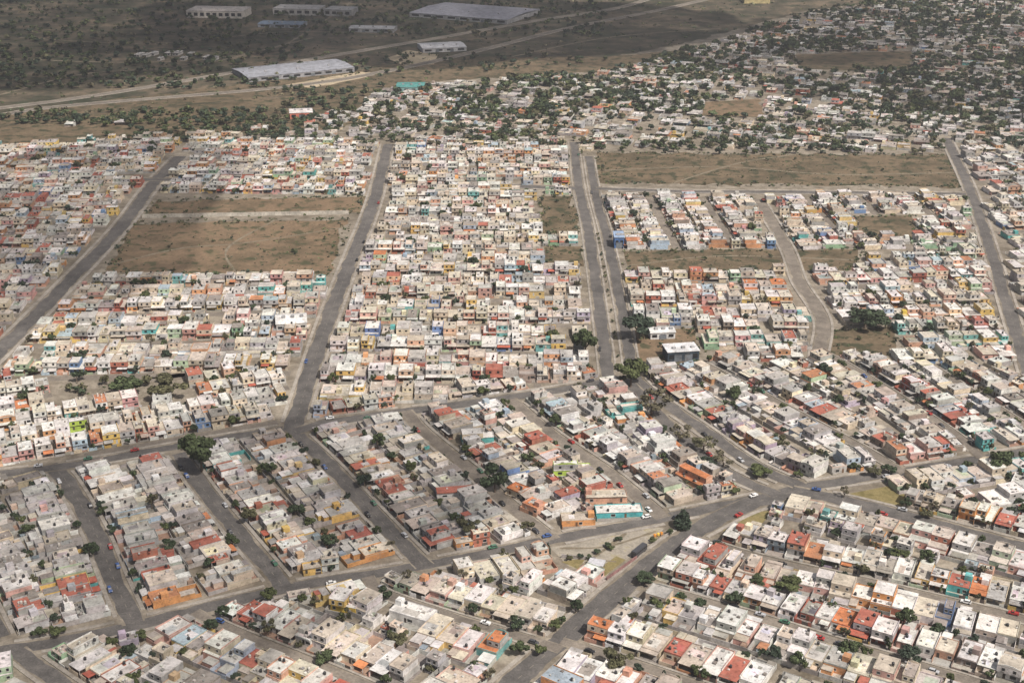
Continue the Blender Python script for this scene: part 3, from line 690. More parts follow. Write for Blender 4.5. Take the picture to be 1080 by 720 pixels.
far_boxes = MB()
def loc_text(l): return f'{ordinal(l.idx)} from {l.end}, {l.row}'
def house_label(l, h):
    look = f"{h.rn} {h.wn} {'two-storey' if h.two else 'low'} house"
    ex = ''
    if h.carport and h.cn in ('red', 'orange'): ex = f' with {h.cn} carport'
    elif h.ntank and h.tank_black: ex = ' with black tanks' if h.ntank == 2 else ' with black tank'
    t = f'{look}{ex}, {loc_text(l)}'
    if len(t.split()) > 16: t = f'{look}, {loc_text(l)}'
    if len(t.split()) > 16: t = f'{h.rn} {h.wn} house, {loc_text(l)}'
    return t
GROUPS = {}
for k, l in enumerate(LOTS):
    r = random.Random(k * 7 + 3); h = design(l, r); near = k in NEAR; l.look = h
    parts = house_parts(l, h, r, near)
    if near:
        root = thing('house', getattr(l, 'label', None) or house_label(l, h), 'house', (l.x, l.y, 0), l.rz, 'flat-roofed houses along the nearest streets'); objs = []
        for name, par, mb in parts:
            if not mb.n: objs.append(None); continue
            mats = [M_WALL, M_TANK] if name == 'water_tank' else [M_WALL, M_GLASS]
            objs.append(mb.build(name, mats, objs[par] if par is not None and objs[par] else root))
    else:
        ca, sa = math.cos(l.rz), math.sin(l.rz)
        for name, par, mb in parts:
            if not mb.n: continue
            v = np.concatenate(mb.v)
            w = np.stack([l.x + ca * v[:, 0] - sa * v[:, 1], l.y + sa * v[:, 0] + ca * v[:, 1], v[:, 2]], 1)
            far_boxes.v.append(w); far_boxes.f.append(np.concatenate(mb.f) + far_boxes.n)
            far_boxes.c.append(np.concatenate(mb.c)); far_boxes.m.append(np.concatenate(mb.m)); far_boxes.n += len(v)
fo = far_boxes.build('houses', [M_WALL, M_GLASS, M_TANK]); structure(fo, 'flat-roofed houses packed in rows across the far town', 'stuff')

# ------------------------------------------------------------------ ground and streets
g = MB(); g.quads([[(-4000, -300, 0), (4000, -300, 0), (4000, 6000, 0), (-4000, 6000, 0)]], (.3, .3, .3))
structure(g.build('ground', [M_GROUND]))
build_streets()
inner = MB()
for (u, n, t, a, b, poly, st) in INNER:          # narrow streets inside the blocks
    d = np.arange(a, b, 4.0); p = u * d[:, None] + n * t
    i, j = cells(*p.T); ok = inside(poly, p[:, 0], p[:, 1]) & ~ROADM[i, j] & ~OCC[i, j]
    for k in range(len(d) - 1):
        if ok[k] and ok[k + 1]:
            q = [p[k] + n * (st / 2 - 1.2), p[k + 1] + n * (st / 2 - 1.2), p[k + 1] - n * (st / 2 - 1.2), p[k] - n * (st / 2 - 1.2)]
            inner.quads([[(*c, .022) for c in q]], (.5, .5, .5))
if inner.n: structure(inner.build('streets', [M_DIRTROAD]))

# ------------------------------------------------------------------ trees
LEAFC = [np.array(c) for c in ((.07, .09, .042), (.056, .076, .042), (.09, .106, .044), (.105, .102, .055), (.05, .068, .046), (.125, .112, .07))]
def leaf_quads(rr, lobes, n, size, base):
    L = np.array(lobes); vol = L[:, 3] ** 3; pick_ = rr.choice(len(L), n, p=vol / vol.sum()); c = L[pick_]
    d = rr.normal(size=(n, 3)); d /= np.linalg.norm(d, axis=1)[:, None]
    rad = rr.uniform(.25, 1, n) ** .45
    ctr = c[:, :3] + d * (c[:, 3] * rad)[:, None] * np.array([1, 1, .8])
    nrm = d + rr.normal(0, .55, (n, 3)); nrm /= np.linalg.norm(nrm, axis=1)[:, None]
    u = np.cross(nrm, rr.normal(size=(n, 3))); u /= np.linalg.norm(u, axis=1)[:, None]; w = np.cross(nrm, u)
    s = size * rr.uniform(.6, 1.3, n)[:, None]; u *= s; w *= s * .8
    q = np.stack([ctr - u - w, ctr + u - w * .6, ctr + u * .7 + w, ctr - u * .8 + w * .9], 1)
    tint = (1 + rr.normal(0, .28, (n, 1)).clip(-.6, .8)) * np.where(pick_ % 2 == 0, 1.12, .88)[:, None]
    col = (base * tint).clip(.01, .3)
    return q, col

def make_crown(kind, seed):
    """unit tree: crown about 1 wide and 1 tall around the origin's axis, trunk foot at z 0"""
    rr = np.random.default_rng(seed); lobes = []
    if kind == 'round':
        for _ in range(12):
            a = rr.uniform(0, 6.28); d = rr.uniform(.05, .38); lobes.append((math.cos(a) * d, math.sin(a) * d, rr.uniform(.4, .8 - d * .4), rr.uniform(.09, .2)))
    elif kind == 'cone':
        for q in np.linspace(0, 1, 8): lobes.append((rr.normal(0, .03), rr.normal(0, .03), .2 + .7 * q, .34 * (1 - q) + .05))
    else:
        for _ in range(8):
            a = rr.uniform(0, 6.28); d = rr.uniform(.15, .42); lobes.append((math.cos(a) * d, math.sin(a) * d, rr.uniform(.5, .85), rr.uniform(.09, .17)))
    base = LEAFC[{'round': (0, 1, 2, 4, 0, 3, 1, 2)[seed % 8], 'cone': 4, 'thin': (3, 5)[seed % 2]}[kind]]
    q, c = leaf_quads(rr, lobes, 1300 if kind != 'thin' else 420, .042 if kind != 'thin' else .04, base)
    mb = MB(); mb.quads(q, c); crown = mb.mesh('crown', [M_LEAF])
    t = MB(); t.limb((0, 0, -.02), (0.01, 0, .34), .035, .024, (.1, .08, .06))
    for l in lobes[:6]: t.limb((.01, 0, rr.uniform(.22, .34)), (l[0] * .9, l[1] * .9, l[2]), .018, .006, (.1, .08, .06), seg=5)
    return crown, t.mesh('trunk', [M_BARK])
PROTO = {'round': [make_crown('round', i) for i in range(8)], 'cone': [make_crown('cone', 20)], 'thin': [make_crown('thin', 30 + i) for i in range(4)]}

TREES = []     # x, y, width, height, kind, location text or None
def add_tree(x, y, w, h, kind, text=None, big=False): TREES.append((x, y, w, h, kind, text, big))
def mpp(py): return H / (FPX * SP + (py - 360) * CP)
BIGTREES = [(213, 497, 38, 46, 'round', 'largest dark tree, standing at the top of the second side street'), (720, 556, 20, 24, 'cone', 'dark conical tree at the corner of diagonal avenue and curved road'), (665, 408, 32, 32, 'round', 'olive tree on the junction of dual road and cross road'),
            (672, 358, 32, 30, 'round', 'big dark tree beside the dual road, by the small dry field'), (135, 417, 32, 22, 'round', 'round tree on the dry park, nearer the left one of two'), (180, 420, 36, 26, 'round', 'broad round tree on the dry park, right one of two'), (522, 519, 28, 34, 'round', 'tall dark tree beside fourth side street near orange roofs'),
            (687, 438, 36, 26, 'thin', 'bare grey tree on the planted avenue below the junction tree'), (617, 375, 24, 32, 'round', 'tall tree left of the dual road foot'), (912, 346, 38, 22, 'round', 'broad tree above the small greenish field'), (833, 626, 27, 19, 'round', 'round dark tree behind white houses of the middle lane'), (957, 700, 24, 24, 'round', 'dark tree at the bottom edge right of the red roofs'),
            (896, 692, 22, 20, 'round', 'dark tree on the middle lane below the red carport'), (652, 705, 26, 24, 'round', 'large dark tree beside the bright orange roof'), (545, 664, 14, 18, 'round', 'slim tree at upper dirt street near diagonal avenue'), (569, 690, 12, 13, 'round', 'small tree on diagonal avenue corner of lowest houses'), (548, 690, 18, 18, 'round', 'tree between orange roofs and upper dirt street'), (607, 646, 12, 18, 'round', 'slim tree on left verge of diagonal avenue'),
            (586, 665, 14, 13, 'round', 'round bush-like tree left of diagonal avenue'), (578, 586, 7, 18, 'cone', 'slim dark cypress on the curved road by the plaza'), (1055, 499, 26, 28, 'round', 'large tree at the right end of the curved road'), (495, 560, 20, 15, 'round', 'dark tree behind the orange house on curved road'), (180, 580, 15, 14, 'round', 'small dark tree between far-left and second side streets'), (60, 670, 16, 12, 'round', 'green tree behind the red fence houses'),
            (42, 672, 15, 14, 'round', 'darker tree left of the red fence houses'), (95, 587, 16, 18, 'round', 'tree at left kerb of the far-left street'), (150, 676, 14, 13, 'round', 'tree below the curved road opposite far-left street'), (166, 696, 15, 18, 'round', 'tree in the yard below the curved road'), (343, 700, 20, 16, 'round', 'dark tree above the lower dirt street'), (422, 679, 19, 17, 'round', 'bright green tree beside the white roofed block'),
            (361, 660, 15, 18, 'thin', 'yellowish tree in front of the yellow two-storey house'), (716, 466, 24, 16, 'thin', 'first sparse tree on the planted avenue median'), (742, 475, 26, 16, 'thin', 'second sparse tree on the planted avenue median'), (763, 492, 24, 14, 'thin', 'third sparse tree on the planted avenue median'), (803, 502, 24, 12, 'round', 'dark tree at the tip of the planted avenue median'), (868, 398, 16, 18, 'round', 'tree at the foot of the crooked street'),
            (775, 423, 18, 18, 'round', 'dark tree among roofs above the planted avenue'), (921, 501, 15, 12, 'round', 'dark street tree on the curved road right of junction'), (937, 499, 14, 12, 'round', 'second street tree on curved road right of junction'), (890, 525, 10, 12, 'thin', 'thin tree on the island of the big junction'), (880, 305, 16, 10, 'round', 'low tree by the strip field'), (680, 616, 20, 14, 'round', 'tree by the terracotta houses on diagonal avenue'), (696, 642, 22, 16, 'round', 'dark tree at the start of middle lane'), (758, 580, 14, 10, 'round', 'green tree on the corner of upper lane'), (800, 617, 18, 12, 'round', 'tree behind the bright red roof'),
            (975, 545, 14, 10, 'round', 'tree in front of houses above right avenue'), (1042, 585, 12, 10, 'round', 'tree on the lower kerb of right avenue'), (945, 588, 16, 12, 'round', 'tree in the yard below right avenue'), (592, 658, 10, 10, 'round', 'small round tree near the diagonal avenue kerb')]
for px, py, w, h, kind, text in BIGTREES:
    q = G(px, py); s = mpp(py); add_tree(q[0], q[1], w * s * 1.12, h * s * 1.12, kind, text, True)
for k, (px, py) in enumerate(((641, 577), (645, 580), (612, 589), (622, 590), (600, 590), (652, 570), (688, 572), (706, 563), (630, 584))): q = G(px, py); add_tree(q[0], q[1], 3.4, 2.8, 'round', f'{ordinal(k + 1)} dark shrub of those scattered over the plaza', True)
far_row = lambda l: l.style.get('far')
for k, l in enumerate(LOTS):                              # yards
    r = random.Random(k * 13 + 1)
    if far_row(l) or hasattr(l, 'label'): continue
    p = .6 if pys[k] > 380 else .38
    if r.random() < p:
        back = r.random() < .5; b = l.D - r.uniform(.2, 2) if back else r.uniform(-.4, 1.2); a = r.uniform(-l.W / 2 + .8, l.W / 2 - .8)
        x = l.x - l.fx * b + -l.fy * a; y = l.y - l.fy * b + l.fx * a; w = r.uniform(2.6, 6.6) * r.choice((.7, .9, 1, 1.2))
        add_tree(x, y, w, max(w * r.uniform(.85, 1.25), r.uniform(3.6, 6.2)), 'thin' if r.random() < .12 else 'round', ('BACK' if back else 'FRONT', l))
rt = random.Random(77)
# far districts: trees between the old houses
FARP = [tuple(G(*p)) for p in [(405, 150), (330, 128), (420, 90), (640, 78), (735, 50), (850, 14), (1000, -8), (1250, -14), (1200, 155), (1000, 160), (620, 158)]]
fp = np.array(FARP); bb = (fp.min(0), fp.max(0)); n = 0
NT = 26000; xs = nrng.uniform(bb[0][0], bb[1][0], NT); ys = nrng.uniform(bb[0][1], bb[1][1], NT)
i, j = cells(xs, ys); ok = inside(FARP, xs, ys) & ~ROADM[i, j]
infield = np.zeros(len(xs), bool)
for f in ('f8', 'f9', 'f2'): infield |= inside(FIELDS[f], xs, ys)
clump = np.sin(xs * .021 + 1.3 * np.sin(ys * .013)) * np.cos(ys * .017 + xs * .006)
ok &= ~infield & (nrng.random(len(xs)) < np.clip(.5 + .5 * clump, .12, 1))
for x, y in zip(xs[ok], ys[ok]):
    w = rt.uniform(4.5, 10) * (.8 if OCC[cells(x, y)] else 1); add_tree(x, y, w, w * rt.uniform(.7, 1.05), 'round')
for px0, py0, px1, py1, n in ((0, 118, 330, 132, 190), (110, 126, 335, 148, 150), (195, 138, 330, 150, 50), (70, 402, 205, 418, 9), (300, 92, 420, 140, 130), (340, 136, 640, 158, 110), (625, 150, 1000, 163, 50), (1060, 150, 1080, 200, 12), (0, 0, 320, 95, 700), (300, 0, 640, 40, 420), (330, 60, 640, 80, 60)):
    for _ in range(n):
        q = G(rt.uniform(px0, px1), rt.uniform(py0, py1)); w = rt.uniform(4.5, 9)
        if not ROADM[cells(q[0], q[1])]: add_tree(q[0], q[1], w, w * rt.uniform(.7, 1), 'round' if rt.random() < .8 else 'thin')
for f in ('f1', 'f1b', 'f2', 'f3', 'f4', 'f6', 'f7', 'f11'):      # scattered field trees
    P = np.array(FIELDS[f]); lo, hi = P.min(0), P.max(0)
    for _ in range(max(3, int((hi[0] - lo[0]) * (hi[1] - lo[1]) / 1500))):
        x, y = rt.uniform(lo[0], hi[0]), rt.uniform(lo[1], hi[1])
        if inside(FIELDS[f], np.array([x]), np.array([y]))[0] and not ROADM[cells(x, y)]: w = rt.uniform(1.8, 4.2); add_tree(x, y, w, w * .8, 'round' if rt.random() < .7 else 'thin')
s = STREETS['dual_l']; s2 = STREETS['dual_r']                    # planted median of the dual road
for d in np.arange(20, s.len - 10, 9.0):
    p, t, n_ = at(s, d); k = np.argmin(np.hypot(*(s2.p - p).T)); m_ = (p + s2.p[k]) / 2
    if rt.random() < .7 and np.hypot(*(s2.p[k] - p)) > 12.5: w = rt.uniform(1.5, 3); add_tree(m_[0], m_[1], w, w * 1.1, 'round')

TA = np.array([(t[0], t[1], t[3], t[2]) for t in TREES]); tx, ty, tz = project(TA[:, 0], TA[:, 1], TA[:, 2] / 2)
tv = (tx > -8) & (tx < 1088) & (ty > -5) & (ty < 728)
has = np.array([t[5] is not None for t in TREES]); score = np.where(tv & has, TA[:, 3] / tz, -1) + np.where(np.array([t[6] for t in TREES]) & tv, 1, 0)
tord = np.argsort(-score); TN = [k for k in tord[:300] if score[k] > 0]; TNS = set(TN)
print('trees', len(TREES), 'individual', len(TN))
seen = {}
for k in TN:
    x, y, w, h, kind, text, big = TREES[k]; v = PROTO[kind][k % len(PROTO[kind])]
    if isinstance(text, tuple):
        side, l = text
        text = f"{'small' if w < 3.6 else 'bushy'} {'sparse' if kind == 'thin' else 'green'} tree {'behind' if side == 'BACK' else 'before'} {ordinal(l.idx)} house from {l.end}, {l.row}"
    if len(text.split()) > 16: text = text.replace('small ', '').replace('bushy ', '')
    if len(text.split()) > 16: text = text.replace(' house from', ' from')
    root = thing('tree', text, 'tree', (x, y, 0), (k * 2.4) % 6.28, 'trees among the streets and yards')
    for name, me in (('trunk', v[1]), ('crown', v[0])):
        o = bpy.data.objects.new(name, me); COL.objects.link(o); o.parent = root; o.scale = (w * 1.12, w * 1.12, h)
qs, cs = [], []; trk = MB()
for k, (x, y, w, h, kind, text, big) in enumerate(TREES):
    if k in TNS: continue
    rr = np.random.default_rng(k); n = 90 if TA[k, 1] < 1300 else 46
    lob = [(rr.normal(0, .17), rr.normal(0, .17), rr.uniform(.4, .72), rr.uniform(.16, .28)) for _ in range(5)]
    q, c = leaf_quads(rr, lob, n, (.11 if n == 90 else .19), LEAFC[rr.choice(6, p=(.25, .25, .12, .12, .2, .06))])
    qs.append(q * np.array([w * 1.1, w * 1.1, h]) + np.array([x, y, 0])); cs.append(c)
    trk.limb((x, y, -.1), (x, y, h * .5), .05 * w * .6, .025 * w, (.1, .08, .06), 1, 4)
trk.quads(np.concatenate(qs), np.concatenate(cs), 0)
structure(trk.build('trees', [M_LEAF, M_BARK]), 'trees scattered among the distant houses and fields', 'stuff')

# low scrub on the open land
qs, cs = [], []
def scrub(poly, dens, smin, smax):
    P = np.array(poly); lo, hi = P.min(0), P.max(0); n = int((hi[0] - lo[0]) * (hi[1] - lo[1]) * dens)
    x, y = nrng.uniform(lo[0], hi[0], n), nrng.uniform(lo[1], hi[1], n)
    px_, py_, _ = project(x, y); i, j = cells(x, y); cl = np.sin(x * .035 + y * .011) * np.cos(y * .03 - x * .008)
    ok = inside(poly, x, y) & (px_ > -150) & (px_ < 1230) & (py_ > -60) & ~ROADM[i, j] & (nrng.random(n) < .5 + .45 * cl)
    for a, b in zip(x[ok], y[ok]):
        s = nrng.uniform(smin, smax); rr = nrng
        q, c = leaf_quads(rr, [(0, 0, .25, .5), (.4, .2, .2, .35)], 9, .3, LEAFC[rr.integers(0, 6)] * rr.uniform(.8, 1.7))
        qs.append(q * np.array([s, s, s * .8]) + np.array([a, b, 0])); cs.append(c)
for f in ('f1', 'f1b', 'f2', 'f3', 'f4', 'f5', 'f6', 'f7', 'f10'): scrub(FIELDS[f], .03, .5, 1.6)
scrub(FIELDS['scrub'], .0034, 1.5, 5); scrub(FIELDS['strip'], .004, .8, 2)
for f in ('f1', 'f1b', 'f2', 'f3', 'f4', 'f5', 'f6', 'f7', 'f11'):      # ragged growth along the borders
    P = np.array(FIELDS[f])
    for a, b in zip(P, np.roll(P, -1, 0)):
        for _ in range(int(np.linalg.norm(b - a) * .45)):
            c = a + (b - a) * nrng.random() + nrng.normal(0, 3, 2); sz = nrng.uniform(.6, 2.6)
            if ROADM[cells(*c)]: continue
            q, k = leaf_quads(nrng, [(0, 0, .3, .5), (.4, .2, .2, .35)], 11, .28, LEAFC[nrng.integers(0, 6)] * nrng.uniform(.9, 1.4)); qs.append(q * sz + np.array([c[0], c[1], 0])); cs.append(k)
m = MB(); m.quads(np.concatenate(qs), np.concatenate(cs)); structure(m.build('scrub', [M_LEAF]), 'low scrub on the dry open land', 'stuff')

# ------------------------------------------------------------------ large buildings beyond the town
def hall(name, label, cat, p0, p1, depth, h, wall, roofc, gable=0.0, nwin=6, doors=0):
    a, b = G(*p0), G(*p1); L = np.linalg.norm(b - a); u = (b - a) / L; rz = math.atan2(u[1], u[0])
    root = thing(name, label, cat, (a[0], a[1], 0), rz)
    m = MB(); m.box(0, L, 0, depth, 0, h, wall); m.build('wall', [M_WALL], root)
    m = MB(); e = .4
    if gable:
        m.hexa([(-e, -e, h), (L + e, -e, h), (L + e, depth / 2, h + gable), (-e, depth / 2, h + gable), (-e, -e, h + .2), (L + e, -e, h + .2), (L + e, depth / 2, h + gable + .2), (-e, depth / 2, h + gable + .2)], roofc)
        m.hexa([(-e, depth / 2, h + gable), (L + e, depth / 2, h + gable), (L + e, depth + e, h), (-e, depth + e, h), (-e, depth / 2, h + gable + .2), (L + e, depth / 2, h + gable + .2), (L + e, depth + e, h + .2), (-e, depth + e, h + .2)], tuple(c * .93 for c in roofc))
    else: m.box(-e, L + e, -e, depth + e, h, h + .4, roofc)
    ro = m.build('roof', [M_WALL], root)
    m = MB()
    for k in range(3): m.box(L * (.2 + .3 * k), L * (.2 + .3 * k) + 2, depth * .3, depth * .3 + 2, h + gable * .55, h + gable * .7 + 1.4, (.4, .4, .4))
    m.build('roof_vent', [M_WALL], ro)
    for k in range(nwin):
        w = L / nwin; m = MB(); c = (k + .5) * w; m.box(c - w * .3, c + w * .3, -.1, .05, h * .3, h * .75, (.03, .03, .03), 1); m.build('window', [M_WALL, M_GLASS], root)
    for k in range(doors):
        m = MB(); c = L * (k + 1) / (doors + 1); m.box(c - 2.2, c + 2.2, -.14, .04, 0, min(h * .7, 4.5), (.18, .2, .22)); m.build('door', [M_WALL], root)
    return root
hall('hall_building', 'long white building with dark arches on the far scrubland', 'building', (197, 19), (256, 20), 45, 10, (.72, .66, .58), (.62, .56, .5), 0, 9)
hall('hall_building', 'grey building with wide windows right of the arched white building', 'building', (288, 16), (336, 17), 40, 9, (.5, .48, .45), (.46, .44, .42), 0, 6)
hall('hall_building', 'small grey building at the right end of the far pair', 'building', (342, 17), (370, 18), 34, 9, (.42, .41, .4), (.4, .39, .38), 0, 4)
hall('warehouse', 'low warehouse with blue-grey roof in the dark scrub', 'warehouse', (272, 29), (318, 30), 30, 4.5, (.3, .32, .36), (.2, .26, .34), 1.2, 3, 2)
hall('warehouse', 'vast flat warehouse with pale grey roof near the far highway', 'warehouse', (432, 18), (535, 26), 110, 6, (.4, .4, .4), (.36, .36, .4), 2, 8, 3)
hall('warehouse', 'long thin warehouse with silver roof in the shaded field', 'warehouse', (368, 34), (415, 35), 26, 5, (.4, .4, .4), (.5, .5, .5), 1.2, 4, 2)
hall('warehouse', 'white-roofed warehouse beside the pale sand patch', 'warehouse', (446, 56), (492, 54), 40, 5, (.55, .55, .55), (.62, .62, .63), 1.5, 4, 2)
hall('warehouse', 'long pale warehouse with slanted white roof beside highway', 'warehouse', (262, 87), (374, 76), 60, 5, (.34, .34, .35), (.32, .33, .36), 1.6, 10, 4)
hall('hall_building', 'yellow flat building at the top edge of the town', 'building', (785, 4), (812, 4), 30, 6, (.6, .5, .26), (.5, .45, .34), 0, 0)
hall('warehouse', 'teal-roofed hall among the far trees', 'warehouse', (418, 98), (447, 98), 26, 6, (.25, .4, .38), (.1, .3, .28), 1.5, 4, 1)
hall('warehouse', 'white vault-roofed hall at the avenue end of its row', 'hall', (292, 352), (324, 350), 16, 6, (.66, .64, .6), (.74, .73, .7), 2.5, 4, 1)
hall('warehouse', 'blue box-shaped store beside the dual road', 'store', (648, 262), (658, 262), 14, 8, (.1, .2, .42), (.3, .4, .55), 0, 2, 1)
hall('warehouse', 'red and white roofed hall at the edge of the dry strip', 'hall', (306, 126), (330, 125), 20, 6, (.6, .2, .14), (.66, .62, .6), 1.5, 3, 1)
hall('workshop', 'dark workshop with long white roof by the dual road', 'workshop', (704, 382), (737, 380), 12, 6, (.05, .07, .09), (.7, .7, .7), 0, 4, 2)
hall('workshop', 'white shed beside the dry corner field', 'shed', (686, 358), (712, 357), 9, 4, (.7, .7, .68), (.72, .72, .7), 1, 3, 1)
# pale plots of rubble-built sheds on the scrub
for k in range(11):
    px = 142 + k * 8; py = 60 + rng.uniform(-3, 5) + k * .3
    hall('block_shed', f'pale block shed on the scrubland, {ordinal(k + 1)} of the pale line', 'shed', (px, py), (px + rng.uniform(3, 6), py + .2), rng.uniform(8, 16), 3.2, (.46, .44, .41), (.5, .48, .45), 0, 2)

def garden_wall(label, pts, h, col):
    for a, b in zip(pts[:-1], pts[1:]):
        a, b = G(*a), G(*b); L = np.linalg.norm(b - a); u = (b - a) / L
        root = thing('garden_wall', label, 'wall', (a[0], a[1], 0), math.atan2(u[1], u[0]))
        m = MB(); m.box(0, L, 0, .2, 0, h, col); m.build('wall_face', [M_WALL], root)
        m = MB(); m.box(-.05, L + .05, -.06, .26, h, h + .1, tuple(c * .9 for c in col)); m.build('coping', [M_WALL], root)
        for q in np.arange(0, L, 4.0):
            m = MB(); m.box(q, q + .35, -.12, -.002, 0, h + .001, tuple(c * .93 for c in col)); m.build('pier', [M_WALL], root)
garden_wall('long pale wall across the top of the orange field', [(150, 230), (368, 226)], 3, (.6, .56, .48))
garden_wall('pink wall at the crooked street foot', [(798, 378), (851, 370)], 3.4, (.55, .36, .3))
garden_wall('cream wall along the right edge of the plaza', [(640, 612), (672, 589)], 1.6, (.3, .17, .16))
garden_wall('grey wall between plaza and houses', [(592, 588), (628, 591)], 1.6, (.4, .37, .36))

# plaza furniture: open shelter with a slab roof
q0 = G(629, 599); root = thing('park_shelter', 'small open shelter with flat grey roof on the plaza', 'shelter', (q0[0], q0[1], 0), -.3)
m = MB(); m.box(-3.4, 3.4, -2.6, 2.6, 2.9, 3.1, (.5, .5, .52)); m.build('roof', [M_WALL], root)
for a in (-3, 3):
    for b in (-2.2, 2.2): m = MB(); m.box(a - .12, a + .12, b - .12, b + .12, 0, 2.9, (.4, .4, .4)); m.build('post', [M_WALL], root)
m = MB(); m.box(-2, 2, -.3, .3, .05, .5, (.42, .4, .38)); m.build('bench', [M_WALL], root)
q0 = G(694, 566); root = thing('play_frame', 'orange and yellow play frame at the plaza tip', 'play frame', (q0[0], q0[1], 0), .5); root.scale = (.7, .7, .7)
for k, (a, c) in enumerate(((-2.5, (.75, .3, .05)), (0, (.75, .5, .08)), (2.5, (.75, .3, .05)))):
    m = MB(); m.box(a - .8, a + .8, -.8, .8, 1.5, 1.65, c)
    for sx in (-.75, .65):
        for sy in (-.75, .65): m.box(a + sx, a + sx + .1, sy, sy + .1, 0, 1.5, c)
    m.box(a - .9, a + .9, -.9, .9, 2.5, 3.1, c, 0, .7); [m.box(a + sx, a + sx + .08, -.04, .04, 1.65, 2.55, c) for sx in (-.7, .62)]
    m.build('tower', [M_WALL], root)

# ------------------------------------------------------------------ vehicles
def wheel_mesh(r, w):
    mb = MB(); seg = 12; a = np.arange(seg) * 2 * math.pi / seg; b = np.roll(np.arange(seg), -1)
    L = np.stack([r * np.cos(a), np.full(seg, -w / 2), r * np.sin(a) + r], 1); R = L + np.array([0, w, 0])
    mb.quads(np.stack([L, L[b], R[b], R], 1), (.03, .03, .03))
    for ring, d in ((L, -1), (R, 1)):
        c = ring.mean(0); e = np.arange(0, seg, 2)
        mb.quads(np.stack([ring[e], ring[(e + 1) % seg], ring[(e + 2) % seg], np.tile(c, (len(e), 1))], 1), (.03, .03, .03))
    return mb.mesh('wheel', [M_RUBBER])
WHEEL, BIGWHEEL = wheel_mesh(.31, .2), wheel_mesh(.48, .28)
CARM = {}
def car_meshes(kind, col):
    key = (kind, col)
    if key in CARM: return CARM[key]
    b = MB(); gl = MB()
    if kind == 'bus':
        b.box(-4.6, 4.6, -1.25, 1.25, .45, 1.55, col); b.box(-4.6, 4.6, -1.25, 1.25, 2.45, 3.0, col, 0, .15, .12)
        for x in np.arange(-4.6, 4.7, 1.53): b.box(max(-4.6, x - .08), min(4.6, x + .08), -1.24, 1.24, 1.55, 2.45, col)
        gl.box(-4.55, 4.55, -1.2, 1.2, 1.55, 2.45, (.02, .02, .02))
        lights = [(4.6, -.8), (4.6, .8)]; wh = [(-2.9, -1.1), (-2.9, 1.1), (2.9, -1.1), (2.9, 1.1)]
    else:
        b.box(-2.1, 2.1, -.84, .84, .28, .72, col, 0, .05, .03); b.box(-2.05, 2.05, -.81, .81, .72, .9, col, 0, .12, .06)
        c0, c1 = (-1.9, .95) if kind == 'hatchback' else (-1.45, .95) if kind == 'car' else (-.3, 1.1)
        gl.box(c0, c1, -.75, .75, .9, 1.38, (.02, .02, .02), 0, .36, .12); b.box(c0 + .37, c1 - .37, -.62, .62, 1.38, 1.45, col, 0, .06, .05)
        if kind == 'pickup':
            for y0, y1 in ((-.8, -.7), (.7, .8)): b.box(-2.05, -.4, y0, y1, .9, 1.1, col)
            b.box(-2.05, -1.95, -.7, .7, .9, 1.1, col)
        lights = [(2.08, -.6), (2.08, .6)]; wh = [(-1.3, -.75), (-1.3, .75), (1.3, -.75), (1.3, .75)]
    l = MB(); l.box(-.03, .03, -.16, .16, -.08, .08, (.7, .7, .66))
    CARM[key] = (b.mesh('body', [M_CAR]), gl.mesh('window', [M_GLASS]), l.mesh('headlight', [M_LAMP]), lights, wh); return CARM[key]
CARC = {'white': (.72, .72, .7), 'silver': (.42, .43, .44), 'red': (.36, .04, .035), 'dark grey': (.06, .06, .065), 'blue': (.05, .1, .26), 'black': (.02, .02, .022), 'green': (.06, .16, .1)}
def add_car(kind, cname, x, y, rz, label, cat):
    bm, gm, lm, lights, wh = car_meshes(kind, CARC[cname])
    root = thing('parked_' + kind if kind != 'car' else 'parked_car', label, cat, (x, y, .33), rz, 'vehicles on the streets' if kind != 'bus' else None)
    def p(me, n, loc=(0, 0, 0)): o = bpy.data.objects.new(n, me); COL.objects.link(o); o.parent = root; o.location = loc
    p(bm, 'body'); p(gm, 'window')
    for a, b in wh: p(BIGWHEEL if kind == 'bus' else WHEEL, 'wheel', (a, b, 0))
    for a, b in lights: p(lm, 'headlight', (a, b, .62 if kind != 'bus' else .9))
q0 = G(674, 584); q1 = G(700, 563); add_car('bus', 'dark grey', q0[0], q0[1], math.atan2(*(q1 - q0)[::-1]), 'dark grey bus parked beside the plaza', 'bus')
cr = random.Random(4)
PARK = [('one', 5, 1), ('two', 5, 1), ('three', 5, 1), ('four', 4, 1), ('five', 4, 1), ('lane1', 6, 0), ('lane2', 5, 0), ('lane3', 2, 0), ('dirt_a', 3, 0), ('dirt_b', 3, 0), ('curve', 5, 0), ('diag', 3, 0), ('east', 4, 0), ('av_up', 3, 0), ('av_lo', 2, 0), ('pitch1', 4, 1), ('pitch2', 4, 1), ('mid', 4, 0), ('top', 3, 0), ('avenue_a', 3, 0), ('dual_l', 2, 0), ('dual_r', 2, 0)]
